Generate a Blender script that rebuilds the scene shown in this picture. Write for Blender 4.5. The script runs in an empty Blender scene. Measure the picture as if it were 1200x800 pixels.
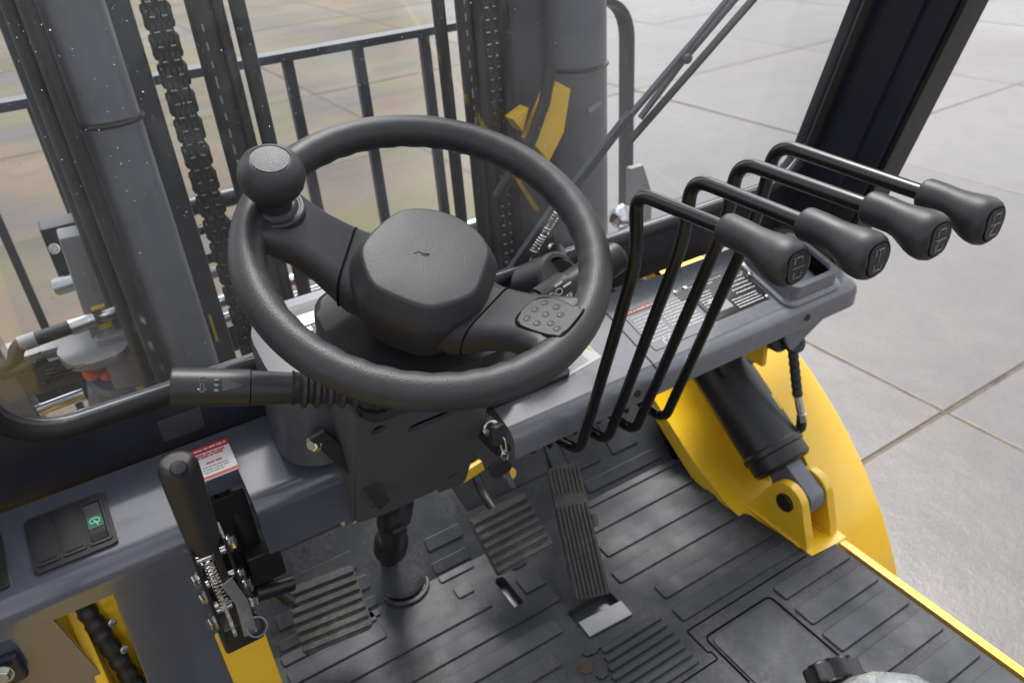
import bpy, bmesh, math, random
from mathutils import Vector, Matrix
random.seed(7)
R = math.radians
S = bpy.context.scene
C = S.collection

# ------------------------------------------------------------------ camera
cam = bpy.data.cameras.new('camera'); camo = bpy.data.objects.new('camera', cam); C.objects.link(camo)
cam.sensor_width = 23.5; cam.lens = 919 / 1200 * 23.5; cam.clip_end = 2000; cam.clip_start = 0.02
cr = Vector((0.8497, -0.5229, -0.0681)); cf = Vector((0.4159, 0.7447, -0.5212))
cf.normalize(); cr = (cr - cf * cr.dot(cf)).normalized(); cu = cr.cross(cf)
M4 = Matrix((cr, cu, -cf)).transposed().to_4x4(); M4.translation = (0, 0, 1.12)
camo.matrix_world = M4
cam.dof.use_dof = True; cam.dof.focus_distance = 0.80; cam.dof.aperture_fstop = 5.0
S.camera = camo

# ------------------------------------------------------------------ sky, sun, exposure
SUN_EL, SUN_AZ = R(62), R(35)          # azimuth measured from +Y towards +X
w = bpy.data.worlds.new('World'); S.world = w; w.use_nodes = True
nt = w.node_tree; nt.nodes.clear()
sky = nt.nodes.new('ShaderNodeTexSky'); sky.sky_type = 'NISHITA'; sky.sun_disc = False
sky.sun_elevation = SUN_EL; sky.sun_rotation = SUN_AZ; sky.air_density = 1.0; sky.dust_density = 4.0; sky.ozone_density = 1.0
hs = nt.nodes.new('ShaderNodeHueSaturation'); hs.inputs['Saturation'].default_value = 0.24
bg = nt.nodes.new('ShaderNodeBackground'); bg.inputs['Strength'].default_value = 0.15
wo = nt.nodes.new('ShaderNodeOutputWorld')
nt.links.new(sky.outputs[0], hs.inputs['Color']); nt.links.new(hs.outputs[0], bg.inputs['Color']); nt.links.new(bg.outputs[0], wo.inputs[0])
sl = bpy.data.lights.new('sun', 'SUN'); sl.energy = 1.5; sl.angle = R(18); sl.color = (1.0, 0.97, 0.93)
so = bpy.data.objects.new('sun', sl); C.objects.link(so)
sd = Vector((math.sin(SUN_AZ) * math.cos(SUN_EL), math.cos(SUN_AZ) * math.cos(SUN_EL), math.sin(SUN_EL)))
so.rotation_euler = sd.to_track_quat('Z', 'Y').to_euler(); so.location = sd * 20
vs = S.view_settings; vs.view_transform = 'Standard'; vs.look = 'None'; vs.gamma = 1; vs.use_curve_mapping = False
vs.exposure = 1.34

# ------------------------------------------------------------------ materials
MATS = {}
def mat(name, col, rough=0.5, metal=0.0, bump=None, var=0.0, vscale=20, coat=0.0, dust=0.0, spec=0.5, rvar=0.0, scratch=0.0):
    """bump: list of (kind, scale, strength, distance); var: tone variation; dust: pale speckled dust"""
    if name in MATS: return MATS[name]
    m = bpy.data.materials.new(name); m.use_nodes = True; t = m.node_tree; N = t.nodes; L = t.links
    b = N['Principled BSDF']; MATS[name] = m
    b.inputs['Roughness'].default_value = rough; b.inputs['Metallic'].default_value = metal
    b.inputs['Coat Weight'].default_value = coat; b.inputs['Coat Roughness'].default_value = 0.08
    b.inputs['Specular IOR Level'].default_value = spec
    tc = N.new('ShaderNodeTexCoord')
    def noise(scale, detail=4, rough=0.55):
        n = N.new('ShaderNodeTexNoise'); n.inputs['Scale'].default_value = scale; n.inputs['Detail'].default_value = detail
        n.inputs['Roughness'].default_value = rough; L.new(tc.outputs['Object'], n.inputs['Vector']); return n
    c = N.new('ShaderNodeRGB'); c.outputs[0].default_value = (*col, 1); out = c.outputs[0]
    if var:
        n = noise(vscale, 5); mr = N.new('ShaderNodeMapRange'); mr.inputs[1].default_value = .3; mr.inputs[2].default_value = .7
        mr.inputs[3].default_value = 1 - var; mr.inputs[4].default_value = 1 + var; L.new(n.outputs[0], mr.inputs[0])
        mx = N.new('ShaderNodeMix'); mx.data_type = 'RGBA'; mx.blend_type = 'MULTIPLY'; mx.inputs[0].default_value = 1
        L.new(out, mx.inputs[6]); L.new(mr.outputs[0], mx.inputs[7]); out = mx.outputs[2]
    if dust:
        n = noise(140, 6, .75); n2 = noise(9, 3)
        ml = N.new('ShaderNodeMath'); ml.operation = 'MULTIPLY'; L.new(n.outputs[0], ml.inputs[0]); L.new(n2.outputs[0], ml.inputs[1])
        mr = N.new('ShaderNodeMapRange'); mr.inputs[1].default_value = .24; mr.inputs[2].default_value = .46; mr.inputs[3].default_value = 0; mr.inputs[4].default_value = dust
        L.new(ml.outputs[0], mr.inputs[0])
        mx = N.new('ShaderNodeMix'); mx.data_type = 'RGBA'; L.new(mr.outputs[0], mx.inputs[0]); L.new(out, mx.inputs[6])
        mx.inputs[7].default_value = (.30, .28, .25, 1); out = mx.outputs[2]
    L.new(out, b.inputs['Base Color'])
    if rvar:
        n = noise(14, 5); mr = N.new('ShaderNodeMapRange'); mr.inputs[1].default_value = .3; mr.inputs[2].default_value = .7
        mr.inputs[3].default_value = max(.02, rough - rvar); mr.inputs[4].default_value = rough + rvar
        L.new(n.outputs[0], mr.inputs[0]); L.new(mr.outputs[0], b.inputs['Roughness'])
    prev = None
    for kind, sc, st, dist in (bump or []):
        if kind == 'noise': h = noise(sc, 3).outputs[0]
        else:
            v = N.new('ShaderNodeTexVoronoi'); v.feature = 'SMOOTH_F1'; v.inputs['Scale'].default_value = sc
            v.inputs['Smoothness'].default_value = .4; L.new(tc.outputs['Object'], v.inputs['Vector']); h = v.outputs['Distance']
        bp = N.new('ShaderNodeBump'); bp.inputs['Strength'].default_value = st; bp.inputs['Distance'].default_value = dist
        L.new(h, bp.inputs['Height'])
        if prev: L.new(prev.outputs[0], bp.inputs['Normal'])
        prev = bp
    if prev: L.new(prev.outputs[0], b.inputs['Normal'])
    return m

GRAIN = [('vor', 760, .42, .0005), ('noise', 260, .08, .0006)]
M_GRIP  = mat('grained_black_plastic', (.025, .025, .027), .45, bump=GRAIN, var=.12, vscale=30, dust=.03)
M_HUB   = mat('grained_dark_plastic', (.028, .028, .031), .46, bump=[('vor', 900, .4, .0005), ('noise', 300, .2, .0006)], var=.08, dust=.03)
M_SOFT  = mat('matte_rubber', (.021, .021, .023), .48, bump=[('noise', 500, .25, .0005)], var=.15, dust=.05, rvar=.06)
M_PLA   = mat('smooth_black_plastic', (.018, .018, .020), .42, bump=[('noise', 700, .12, .0004)], var=.1, dust=.03)
M_PANEL = mat('column_plastic', (.062, .062, .068), .55, bump=[('noise', 900, .25, .0004)], var=.08, dust=.02)
M_GREY  = mat('grey_body_paint', (.135, .140, .160), .28, bump=[('noise', 600, .04, .0004), ('noise', 30, .03, .002)], var=.06, coat=.35, dust=.05, rvar=.06)
M_DGREY = mat('dark_slate_paint', (.075, .081, .104), .22, bump=[('noise', 700, .04, .0004), ('noise', 26, .03, .002)], var=.06, coat=.7, dust=.05, rvar=.05)
M_NAVY  = mat('navy_black_paint', (.017, .019, .031), .38, bump=[('noise', 700, .05, .0004)], var=.1, dust=.03)
M_YEL   = mat('yellow_paint', (.80, .49, .020), .22, bump=[('noise', 500, .04, .0004), ('noise', 22, .05, .002)], var=.07, vscale=9, coat=.5, dust=.17, rvar=.08)
M_ROD   = mat('gloss_black_enamel', (.006, .006, .007), .30, bump=[('noise', 120, .06, .0008)], coat=.15, dust=.03, rvar=.06)
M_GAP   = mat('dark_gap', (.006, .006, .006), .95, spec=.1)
M_HOUS  = mat('housing_paint', (.060, .063, .078), .40, bump=[('noise', 700, .05, .0004)], var=.06, dust=.05)
M_IPAN  = mat('instrument_grey', (.100, .104, .118), .55, bump=[('noise', 700, .08, .0004)], var=.06, dust=.05)
M_GASK  = mat('black_gasket_rubber', (.010, .010, .011), .55, var=.15, dust=.04)
M_MAT   = mat('floor_mat_rubber', (.027, .0305, .039), .56, bump=[('noise', 350, .25, .0006), ('noise', 35, .12, .002)], var=.28, vscale=26, spec=.45, dust=.16, rvar=.10)
M_MATG  = mat('floor_mat_worn', (.023, .0265, .034), .58, bump=[('noise', 350, .3, .0006), ('noise', 35, .12, .002)], var=.28, vscale=26, spec=.45, dust=.18, rvar=.1)
M_PEDAL = mat('pedal_rubber', (.040, .039, .038), .62, bump=[('noise', 260, .4, .001)], var=.2, vscale=60, dust=.35)
M_STEEL = mat('zinc_steel', (.62, .60, .56), .24, 1.0, bump=[('noise', 400, .08, .0005)], var=.15, vscale=60, rvar=.08)
M_CHROME= mat('chrome_rod', (.75, .76, .78), .12, 1.0, var=.08)
M_BRUSH = mat('brushed_plate', (.46, .47, .48), .30, 1.0, bump=[('noise', 300, .1, .0005)], var=.08)
M_BLK   = mat('black_paint_steel', (.012, .012, .013), .38, bump=[('noise', 400, .08, .0006)], var=.2, dust=.08)
M_MAST  = mat('mast_charcoal_paint', (.135, .143, .165), .38, bump=[('noise', 300, .08, .0008)], var=.10, dust=.10, rvar=.08)
M_MAST2 = mat('mast_dark_paint', (.050, .055, .070), .42, bump=[('noise', 300, .1, .0008)], var=.12, dust=.08)
M_HOSE  = mat('hose_rubber', (.014, .014, .015), .48, bump=[('noise', 220, .3, .0008)], var=.2, dust=.03)
M_CHAIN = mat('oiled_chain_steel', (.020, .019, .018), .34, .4, bump=[('noise', 260, .3, .001)], var=.3, dust=.06)
M_WHITE = mat('white_print', (.62, .62, .60), .5)
M_PALE  = mat('grey_print', (.26, .26, .27), .5)
M_LABEL = mat('white_label', (.70, .70, .69), .35, dust=.06)
M_RED   = mat('red_print', (.55, .03, .03), .4)
M_REDB  = mat('dark_red_print', (.30, .012, .014), .4)
M_ORANGE= mat('orange_cap', (.80, .10, .02), .45)
M_GREEN = mat('green_switch', (.012, .16, .07), .35)
M_ICON  = mat('pale_green_print', (.50, .80, .62), .45)
M_YLAB  = mat('yellow_label', (.75, .58, .05), .4)
M_DPLATE= mat('black_data_plate', (.012, .012, .014), .25, coat=.3)
M_GPLATE= mat('grey_data_label', (.16, .165, .175), .28, coat=.3)
M_BROWN = mat('rust_brown_dirt', (.055, .036, .022), .85, var=.4, vscale=80, bump=[('noise', 200, .5, .002)])
M_FORKG = mat('carriage_grey_paint', (.24, .245, .255), .38, var=.12, dust=.12)
M_FILM  = mat('plastic_seat_film', (.20, .22, .22), .12, bump=[('noise', 28, .9, .02), ('noise', 90, .6, .006)], coat=.6)
M_SEAT  = mat('seat_vinyl', (.02, .02, .022), .45, bump=[('vor', 500, .4, .0006)])
M_TYRE  = mat('tyre_rubber', (.02, .02, .02), .7, bump=[('noise', 60, .5, .004)], var=.2)
M_ROOF  = mat('roof_lining', (.10, .10, .105), .7)

def mat_glass():
    m = bpy.data.materials.new('windscreen_glass'); m.use_nodes = True; t = m.node_tree; N = t.nodes; L = t.links
    N.remove(N['Principled BSDF']); out = N['Material Output']
    tr = N.new('ShaderNodeBsdfTransparent'); tr.inputs[0].default_value = (.966, .972, .976, 1)
    gl = N.new('ShaderNodeBsdfGlossy'); gl.inputs['Roughness'].default_value = .01
    di = N.new('ShaderNodeBsdfDiffuse'); di.inputs[0].default_value = (.55, .55, .53, 1)
    lw = N.new('ShaderNodeLayerWeight'); lw.inputs[0].default_value = .5
    p = N.new('ShaderNodeMath'); p.operation = 'POWER'; p.inputs[1].default_value = 4; L.new(lw.outputs['Facing'], p.inputs[0])
    a = N.new('ShaderNodeMath'); a.operation = 'MULTIPLY_ADD'; a.inputs[1].default_value = .8; a.inputs[2].default_value = .03; L.new(p.outputs[0], a.inputs[0])
    tc = N.new('ShaderNodeTexCoord'); n = N.new('ShaderNodeTexNoise'); n.inputs['Scale'].default_value = 5; n.inputs['Detail'].default_value = 5
    L.new(tc.outputs['Object'], n.inputs['Vector'])
    mr = N.new('ShaderNodeMapRange'); mr.inputs[1].default_value = .35; mr.inputs[2].default_value = .75; mr.inputs[3].default_value = .03; mr.inputs[4].default_value = .085
    L.new(n.outputs[0], mr.inputs[0])
    m1 = N.new('ShaderNodeMixShader'); L.new(mr.outputs[0], m1.inputs[0]); L.new(tr.outputs[0], m1.inputs[1]); L.new(di.outputs[0], m1.inputs[2])
    m2 = N.new('ShaderNodeMixShader'); L.new(a.outputs[0], m2.inputs[0]); L.new(m1.outputs[0], m2.inputs[1]); L.new(gl.outputs[0], m2.inputs[2])
    L.new(m2.outputs[0], out.inputs[0]); return m
M_GLASS = mat_glass()
def mat_drop():
    m = bpy.data.materials.new('water_drop'); m.use_nodes = True; b = m.node_tree.nodes['Principled BSDF']
    b.inputs['Base Color'].default_value = (.9, .92, .93, 1); b.inputs['Transmission Weight'].default_value = 1.0
    b.inputs['Roughness'].default_value = .02; b.inputs['IOR'].default_value = 1.33; return m
M_DROP = mat_drop()

def mat_concrete(name, base=False):
    m = bpy.data.materials.new(name); m.use_nodes = True; t = m.node_tree; N = t.nodes; L = t.links; b = N['Principled BSDF']
    g = N.new('ShaderNodeNewGeometry'); oi = N.new('ShaderNodeObjectInfo')
    def noise(sc, det=6, ro=.6):
        n = N.new('ShaderNodeTexNoise'); n.inputs['Scale'].default_value = sc; n.inputs['Detail'].default_value = det; n.inputs['Roughness'].default_value = ro
        L.new(g.outputs['Position'], n.inputs['Vector']); return n.outputs[0]
    def mr(src, a, bb, c, d):
        k = N.new('ShaderNodeMapRange'); k.inputs[1].default_value = a; k.inputs[2].default_value = bb; k.inputs[3].default_value = c; k.inputs[4].default_value = d
        L.new(src, k.inputs[0]); return k.outputs[0]
    def mix(f, a, bb, mode='MIX'):
        k = N.new('ShaderNodeMix'); k.data_type = 'RGBA'; k.blend_type = mode
        for s, i in ((f, 0), (a, 6), (bb, 7)):
            if isinstance(s, (int, float)): k.inputs[i].default_value = s
            elif isinstance(s, tuple): k.inputs[i].default_value = (*s, 1)
            else: L.new(s, k.inputs[i])
        return k.outputs[2]
    wet = noise(.33, 5, .55)
    col = mix(mr(noise(1.1), .35, .7, 0, 1), (.080, .070, .067), (.058, .052, .051))
    col = mix(mr(noise(7, 8), .40, .75, 0, .6), col, (.044, .039, .037))
    col = mix(mr(noise(60, 4, .8), .58, .8, 0, .5), col, (.125, .115, .105))
    # moss and sand stains, stronger on the far left of the yard
    sx = N.new('ShaderNodeSeparateXYZ'); L.new(g.outputs['Position'], sx.inputs[0])
    fx_ = N.new('ShaderNodeMath'); fx_.operation = 'MULTIPLY_ADD'; fx_.inputs[1].default_value = -.45; L.new(sx.outputs['Y'], fx_.inputs[0]); L.new(sx.outputs['X'], fx_.inputs[2])
    far = mr(fx_.outputs[0], -.3, 1.2, 1.0, 0.0)
    st = noise(.55, 5, .6); st2 = noise(.8, 4, .5)
    k = N.new('ShaderNodeMath'); k.operation = 'MULTIPLY'; L.new(mr(st, .40, .56, 0, .9), k.inputs[0]); L.new(far, k.inputs[1])
    col = mix(k.outputs[0], col, (.125, .086, .046))
    k2 = N.new('ShaderNodeMath'); k2.operation = 'MULTIPLY'; L.new(mr(st2, .46, .60, 0, .85), k2.inputs[0]); L.new(far, k2.inputs[1])
    col = mix(k2.outputs[0], col, (.088, .082, .030))
    tc = N.new('ShaderNodeTexCoord'); so_ = N.new('ShaderNodeSeparateXYZ'); L.new(tc.outputs['Object'], so_.inputs[0])
    def m2(op, a, bb=None):
        k_ = N.new('ShaderNodeMath'); k_.operation = op
        for q, v_ in enumerate((a, bb)):
            if v_ is None: continue
            if isinstance(v_, (int, float)): k_.inputs[q].default_value = v_
            else: L.new(v_, k_.inputs[q])
        return k_.outputs[0]
    edge = m2('MAXIMUM', m2('ABSOLUTE', so_.outputs['X']), m2('ABSOLUTE', so_.outputs['Y']))
    en = m2('MULTIPLY_ADD', noise(5, 6, .7), .16); en.node.inputs[2].default_value = -.08
    col = mix(mr(m2('ADD', edge, en), .955, 1.005, 0, .8), col, (.078, .056, .040))
    mp_ = N.new('ShaderNodeMapping'); mp_.inputs['Rotation'].default_value = (0, 0, R(32)); mp_.inputs['Scale'].default_value = (.18, 2.6, 1); L.new(g.outputs['Position'], mp_.inputs[0])
    sn = N.new('ShaderNodeTexNoise'); sn.inputs['Scale'].default_value = 1.0; sn.inputs['Detail'].default_value = 6; L.new(mp_.outputs[0], sn.inputs['Vector'])
    col = mix(mr(sn.outputs[0], .50, .66, 0, .55), col, (.040, .038, .039))
    vr = N.new('ShaderNodeTexVoronoi'); vr.inputs['Scale'].default_value = 34; L.new(g.outputs['Position'], vr.inputs['Vector'])
    col = mix(mr(vr.outputs['Distance'], .05, .11, .5, 0), col, (.14, .13, .12))
    tone = mr(oi.outputs['Random'], 0, 1, .86, 1.10)
    col = mix(1.0, col, tone, 'MULTIPLY')
    L.new(col, b.inputs['Base Color'])
    ro = mr(wet, .36, .64, .26, .50); ra = N.new('ShaderNodeMath'); ra.operation = 'MULTIPLY_ADD'; ra.inputs[1].default_value = .22; L.new(far, ra.inputs[0]); L.new(ro, ra.inputs[2]); L.new(ra.outputs[0], b.inputs['Roughness'])
    L.new(mr(far, 0, 1, .66, .20), b.inputs['Specular IOR Level'])
    bp = N.new('ShaderNodeBump'); bp.inputs['Strength'].default_value = .35; bp.inputs['Distance'].default_value = .004; L.new(noise(90, 5, .7), bp.inputs['Height'])
    bp2 = N.new('ShaderNodeBump'); bp2.inputs['Strength'].default_value = .25; bp2.inputs['Distance'].default_value = .03; L.new(noise(2.2, 4), bp2.inputs['Height'])
    L.new(bp.outputs[0], bp2.inputs['Normal']); L.new(bp2.outputs[0], b.inputs['Normal'])
    return m
M_CONC = mat_concrete('wet_concrete')
M_JOINT = mat('joint_sand', (.085, .068, .054), .95, var=.4, vscale=12, bump=[('noise', 60, .6, .01)])

# ------------------------------------------------------------------ mesh helpers
def finish(bm, name, m, parent=None, smooth=38, keep=False):
    bmesh.ops.recalc_face_normals(bm, faces=bm.faces)
    me = bpy.data.meshes.new(name); bm.to_mesh(me); bm.free()
    if m: me.materials.append(m)
    if smooth:
        me.polygons.foreach_set('use_smooth', [True] * len(me.polygons)); me.set_sharp_from_angle(angle=R(smooth))
    o = bpy.data.objects.new(name, me); C.objects.link(o)
    if smooth:
        wn = o.modifiers.new('weighted_normal', 'WEIGHTED_NORMAL'); wn.keep_sharp = True; wn.weight = 100
    if parent:
        o.parent = parent
        # meshes are built in world space unless keep: move them into the parent's frame
        if not keep:
            me.transform(world_of(parent).inverted())
    return o
def world_of(o):
    mw = o.get('_mw')
    if mw: return Matrix([mw[i * 4:i * 4 + 4] for i in range(4)])
    return world_of(o.parent) if o.parent else Matrix()
def thing(name, label, cat, loc=(0, 0, 0), rot=None, group=None):
    o = bpy.data.objects.new(name, None); C.objects.link(o); o.empty_display_size = .05
    mw = Matrix.Translation(loc) @ (rot.to_4x4() if rot else Matrix())
    o.matrix_world = mw; o['_mw'] = [x for row in mw for x in row]
    o['label'] = label; o['category'] = cat
    if group: o['group'] = group
    return o
def tag(o, label, cat, group=None):
    o['label'] = label; o['category'] = cat
    if group: o['group'] = group
    return o

def add_box(bm, c, s, bev=0.0, rot=None, seg=2):
    t = bmesh.new(); bmesh.ops.create_cube(t, size=1)
    for v in t.verts: v.co = Vector((v.co.x * s[0], v.co.y * s[1], v.co.z * s[2]))
    if bev: bmesh.ops.bevel(t, geom=list(t.edges), offset=min(bev, min(s) * .49), segments=seg, affect='EDGES', profile=.5)
    mx = Matrix.Translation(c) @ (rot.to_4x4() if rot else Matrix())
    merge(bm, t, mx)
def merge(bm, t, mx=Matrix()):
    me = bpy.data.meshes.new('t'); t.to_mesh(me); t.free(); me.transform(mx); bm.from_mesh(me); bpy.data.meshes.remove(me)
def add_prism(bm, poly, fr, d0, d1, bev=0.0, seg=2):
    """poly: 2d points in frame fr (cols x,y,z,origin); extruded from d0 to d1 along frame z"""
    t = bmesh.new()
    a = [t.verts.new((p[0], p[1], d0)) for p in poly]; b = [t.verts.new((p[0], p[1], d1)) for p in poly]; n = len(poly)
    t.faces.new(a[::-1]); t.faces.new(b)
    for i in range(n): t.faces.new((a[i], a[(i + 1) % n], b[(i + 1) % n], b[i]))
    if bev:
        es = [e for e in t.edges if abs(e.verts[0].co.z - e.verts[1].co.z) < 1e-7]
        bmesh.ops.bevel(t, geom=es, offset=bev, segments=seg, affect='EDGES', profile=.5)
    merge(bm, t, fr)
def frame(o, x, y):
    x = Vector(x).normalized(); y = Vector(y); z = x.cross(y).normalized(); y = z.cross(x)
    m = Matrix((x, y, z)).transposed().to_4x4(); m.translation = o; return m
def axis_frame(o, z):
    z = Vector(z).normalized(); h = Vector((1, 0, 0)) if abs(z.x) < .8 else Vector((0, 1, 0))
    x = h.cross(z).normalized(); return frame(o, x, z.cross(x))
def rrect(w, h, r, n=5, cx=0, cy=0):
    P = []
    for sx, sy, a0 in ((1, 1, 0), (-1, 1, 90), (-1, -1, 180), (1, -1, 270)):
        for i in range(n + 1):
            a = R(a0 + 90 * i / n); P.append((cx + sx * (w / 2 - r) + r * math.cos(a), cy + sy * (h / 2 - r) + r * math.sin(a)))
    return P
def circle(r, n=24, cx=0, cy=0): return [(cx + r * math.cos(2 * math.pi * i / n), cy + r * math.sin(2 * math.pi * i / n)) for i in range(n)]
def add_lathe(bm, prof, fr, n=32):
    """prof: (radius, height) list around frame z"""
    t = bmesh.new(); rings = []
    for r, z in prof:
        if r < 1e-6: rings.append([t.verts.new((0, 0, z))])
        else: rings.append([t.verts.new((r * math.cos(2 * math.pi * i / n), r * math.sin(2 * math.pi * i / n), z)) for i in range(n)])
    for a, b in zip(rings, rings[1:]):
        for i in range(n):
            j = (i + 1) % n
            if len(a) == 1 and len(b) == 1: continue
            if len(a) == 1: t.faces.new((a[0], b[i], b[j]))
            elif len(b) == 1: t.faces.new((a[i], a[j], b[0]))
            else: t.faces.new((a[i], a[j], b[j], b[i]))
    if len(rings[0]) > 1: t.faces.new(rings[0][::-1])
    if len(rings[-1]) > 1: t.faces.new(rings[-1])
    merge(bm, t, fr)
def add_loft(bm, rings, cap=True, closed=True):
    t = bmesh.new(); V = [[t.verts.new(p) for p in r] for r in rings]; n = len(rings[0])
    for a, b in zip(V, V[1:]):
        for i in range(n if closed else n - 1):
            j = (i + 1) % n; t.faces.new((a[i], a[j], b[j], b[i]))
    if cap: t.faces.new(V[0][::-1]); t.faces.new(V[-1])
    merge(bm, t)
def fillet(pts, r, n=6):
    P = [Vector(p) for p in pts]; rr = r if isinstance(r, (list, tuple)) else [r] * len(P); out = [P[0]]
    for i in range(1, len(P) - 1):
        a, b, c = P[i - 1], P[i], P[i + 1]; u = (a - b); v = (c - b); lu, lv = u.length, v.length; u.normalize(); v.normalize()
        d = min(rr[i], lu * .48, lv * .48); p0 = b + u * d; p1 = b + v * d
        for k in range(n + 1):
            s = k / n; out.append(p0 * (1 - s) ** 2 + b * 2 * s * (1 - s) + p1 * s * s)
    out.append(P[-1]); return out
def add_tube(bm, path, r, n=12, cap=True):
    P = [Vector(p) for p in path]; rad = r if isinstance(r, (list, tuple)) else [r] * len(P); rings = []
    tg = [(P[min(i + 1, len(P) - 1)] - P[max(i - 1, 0)]).normalized() for i in range(len(P))]
    x = tg[0].orthogonal().normalized()
    for i, p in enumerate(P):
        x = (x - tg[i] * x.dot(tg[i])).normalized(); y = tg[i].cross(x)
        rings.append([p + (x * math.cos(2 * math.pi * k / n) + y * math.sin(2 * math.pi * k / n)) * rad[i] for k in range(n)])
    add_loft(bm, rings, cap)
def mk(fn, name, m, parent, smooth=38, keep=False):
    bm = bmesh.new(); fn(bm); return finish(bm, name, m, parent, smooth, keep)
def box(name, c, s, m, parent, bev=.002, rot=None, smooth=38, keep=False):
    return mk(lambda b: add_box(b, c, s, bev, rot), name, m, parent, smooth, keep)
def tube(name, path, r, m, parent, n=12, keep=False):
    return mk(lambda b: add_tube(b, path, r, n), name, m, parent, 50, keep)
def prism(name, poly, fr, d0, d1, m, parent, bev=0.0, keep=False):
    return mk(lambda b: add_prism(b, poly, fr, d0, d1, bev), name, m, parent, 38, keep)
def lathe(name, prof, fr, m, parent, n=32, keep=False):
    return mk(lambda b: add_lathe(b, prof, fr, n), name, m, parent, 40, keep)
def bolt(name, p, z, r, m, parent, keep=False, h=None):
    h = h or r * .9
    def f(b):
        add_lathe(b, [(r * 1.35, 0), (r * 1.35, h * .22), (r * 1.2, h * .25)], axis_frame(p, z), 20)
        add_lathe(b, [(r * .98, h * .2), (r, h * .3), (r, h * .9), (r * .85, h), (0, h)], axis_frame(p, z), 6)
    return mk(f, name, m, parent, 30, keep)
def cut(o, cutters):
    """boolean the cutters (bmeshes in the object's local frame) out of o and bake the result"""
    tmp = []
    for bm in cutters:
        bmesh.ops.recalc_face_normals(bm, faces=bm.faces)
        me = bpy.data.meshes.new('cut'); bm.to_mesh(me); bm.free(); c = bpy.data.objects.new('cut', me); C.objects.link(c); c.matrix_world = world_of(o)
        md = o.modifiers.new('b', 'BOOLEAN'); md.operation = 'DIFFERENCE'; md.solver = 'EXACT'; md.object = c; tmp.append(c)
    bpy.context.view_layer.update()
    ev = o.evaluated_get(bpy.context.evaluated_depsgraph_get()); me = bpy.data.meshes.new_from_object(ev)
    o.modifiers.clear(); wn = o.modifiers.new('weighted_normal', 'WEIGHTED_NORMAL'); wn.keep_sharp = True; wn.weight = 100; old = o.data; o.data = me; me.name = old.name
    me.polygons.foreach_set('use_smooth', [True] * len(me.polygons)); me.set_sharp_from_angle(angle=R(30))
    for c in tmp: bpy.data.objects.remove(c, do_unlink=True)
def cutter(fn):
    bm = bmesh.new(); fn(bm); return bm
def text_into(bm, body, size, fr, depth=.0003, align='CENTER', shear=0):
    cu_ = bpy.data.curves.new('t', 'FONT'); cu_.body = body; cu_.size = size; cu_.align_x = align; cu_.align_y = 'CENTER'; cu_.extrude = depth; cu_.shear = shear; cu_.resolution_u = 3
    o = bpy.data.objects.new('t', cu_); C.objects.link(o); bpy.context.view_layer.update()
    me = bpy.data.meshes.new_from_object(o.evaluated_get(bpy.context.evaluated_depsgraph_get()))
    bpy.data.objects.remove(o, do_unlink=True); me.transform(fr); bm.from_mesh(me); bpy.data.meshes.remove(me)
def bars_into(bm, fr, rows, h, d=.0004):
    """rows of tiny print: each row is (x0, x1, y); broken into word-like dashes"""
    for x0, x1, y in rows:
        x = x0
        while x < x1 - h:
            l = min(random.uniform(1.5, 6) * h, x1 - x)
            add_prism(bm, [(x, y - h / 2), (x + l, y - h / 2), (x + l, y + h / 2), (x, y + h / 2)], fr, 0, d); x += l + h * .7

# ================================================================== ground
GZ = -0.55
gm = bmesh.new(); add_box(gm, (0, 0, GZ - .033), (1600, 1600, .06)); ground = finish(gm, 'ground', M_JOINT, None, 0); ground['kind'] = 'structure'
sb = bmesh.new(); add_box(sb, (0, 0, -.02), (1.986, 1.986, .04), .002); slab_me = None
GROT = R(1.0); GO = Vector((2.25, 1.10, 0))
k = 0
for i in range(-3, 8):
    for j in range(-2, 10):
        c = GO + Matrix.Rotation(GROT, 3, 'Z') @ Vector(((i + .5) * 2.0, (j + .5) * 2.0, 0))
        if slab_me is None:
            o = finish(sb, 'concrete_slab', M_CONC, None, 0); slab_me = o.data
        else:
            o = bpy.data.objects.new('concrete_slab', slab_me); C.objects.link(o)
        o.parent = ground; o.location = (c.x + random.uniform(-.004, .004), c.y + random.uniform(-.004, .004), GZ + random.uniform(-.0012, .0012))
        o.rotation_euler = (random.uniform(-.0007, .0007), random.uniform(-.0007, .0007), GROT + random.choice((0, 1, 2, 3)) * math.pi / 2 + random.uniform(-.002, .002))

# ================================================================== forklift body (everything bolted fast)
body = thing('forklift', 'dark grey and yellow forklift cab with dashboard, windscreen and right front fender', 'forklift', (.45, .3, 0))
YZ = lambda x0=0: frame((x0, 0, 0), (0, 1, 0), (0, 0, 1))      # frame whose xy is world YZ and z is world +X

# floor plate under the mat, toe board and sills
box('floor_plate', (.47, .26, -.035), (1.10, 1.55, .03), M_DGREY, body, .003)
box('toe_board', (.47, 1.105, .105), (1.06, .012, .36), M_BLK, body, .001, Matrix.Rotation(R(-42), 3, 'X'))
prism('side_sill', [(-.6, -.10), (.625, -.10), (.625, -.003), (-.6, -.003)], YZ(), 1.006, 1.022, M_YEL, body, .002)
box('reflected_step', (-.27, .20, -.06), (.18, .80, .03), M_YEL, body, .004)  # unseen yellow step, added so the dark dash plates reflect it
box('step_plate', (1.09, .1, -.30), (.14, .9, .02), M_BLK, body, .003)
box('chassis_side', (1.0, .0, -.22), (.03, 1.1, .22), M_BLK, body, .004)

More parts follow.
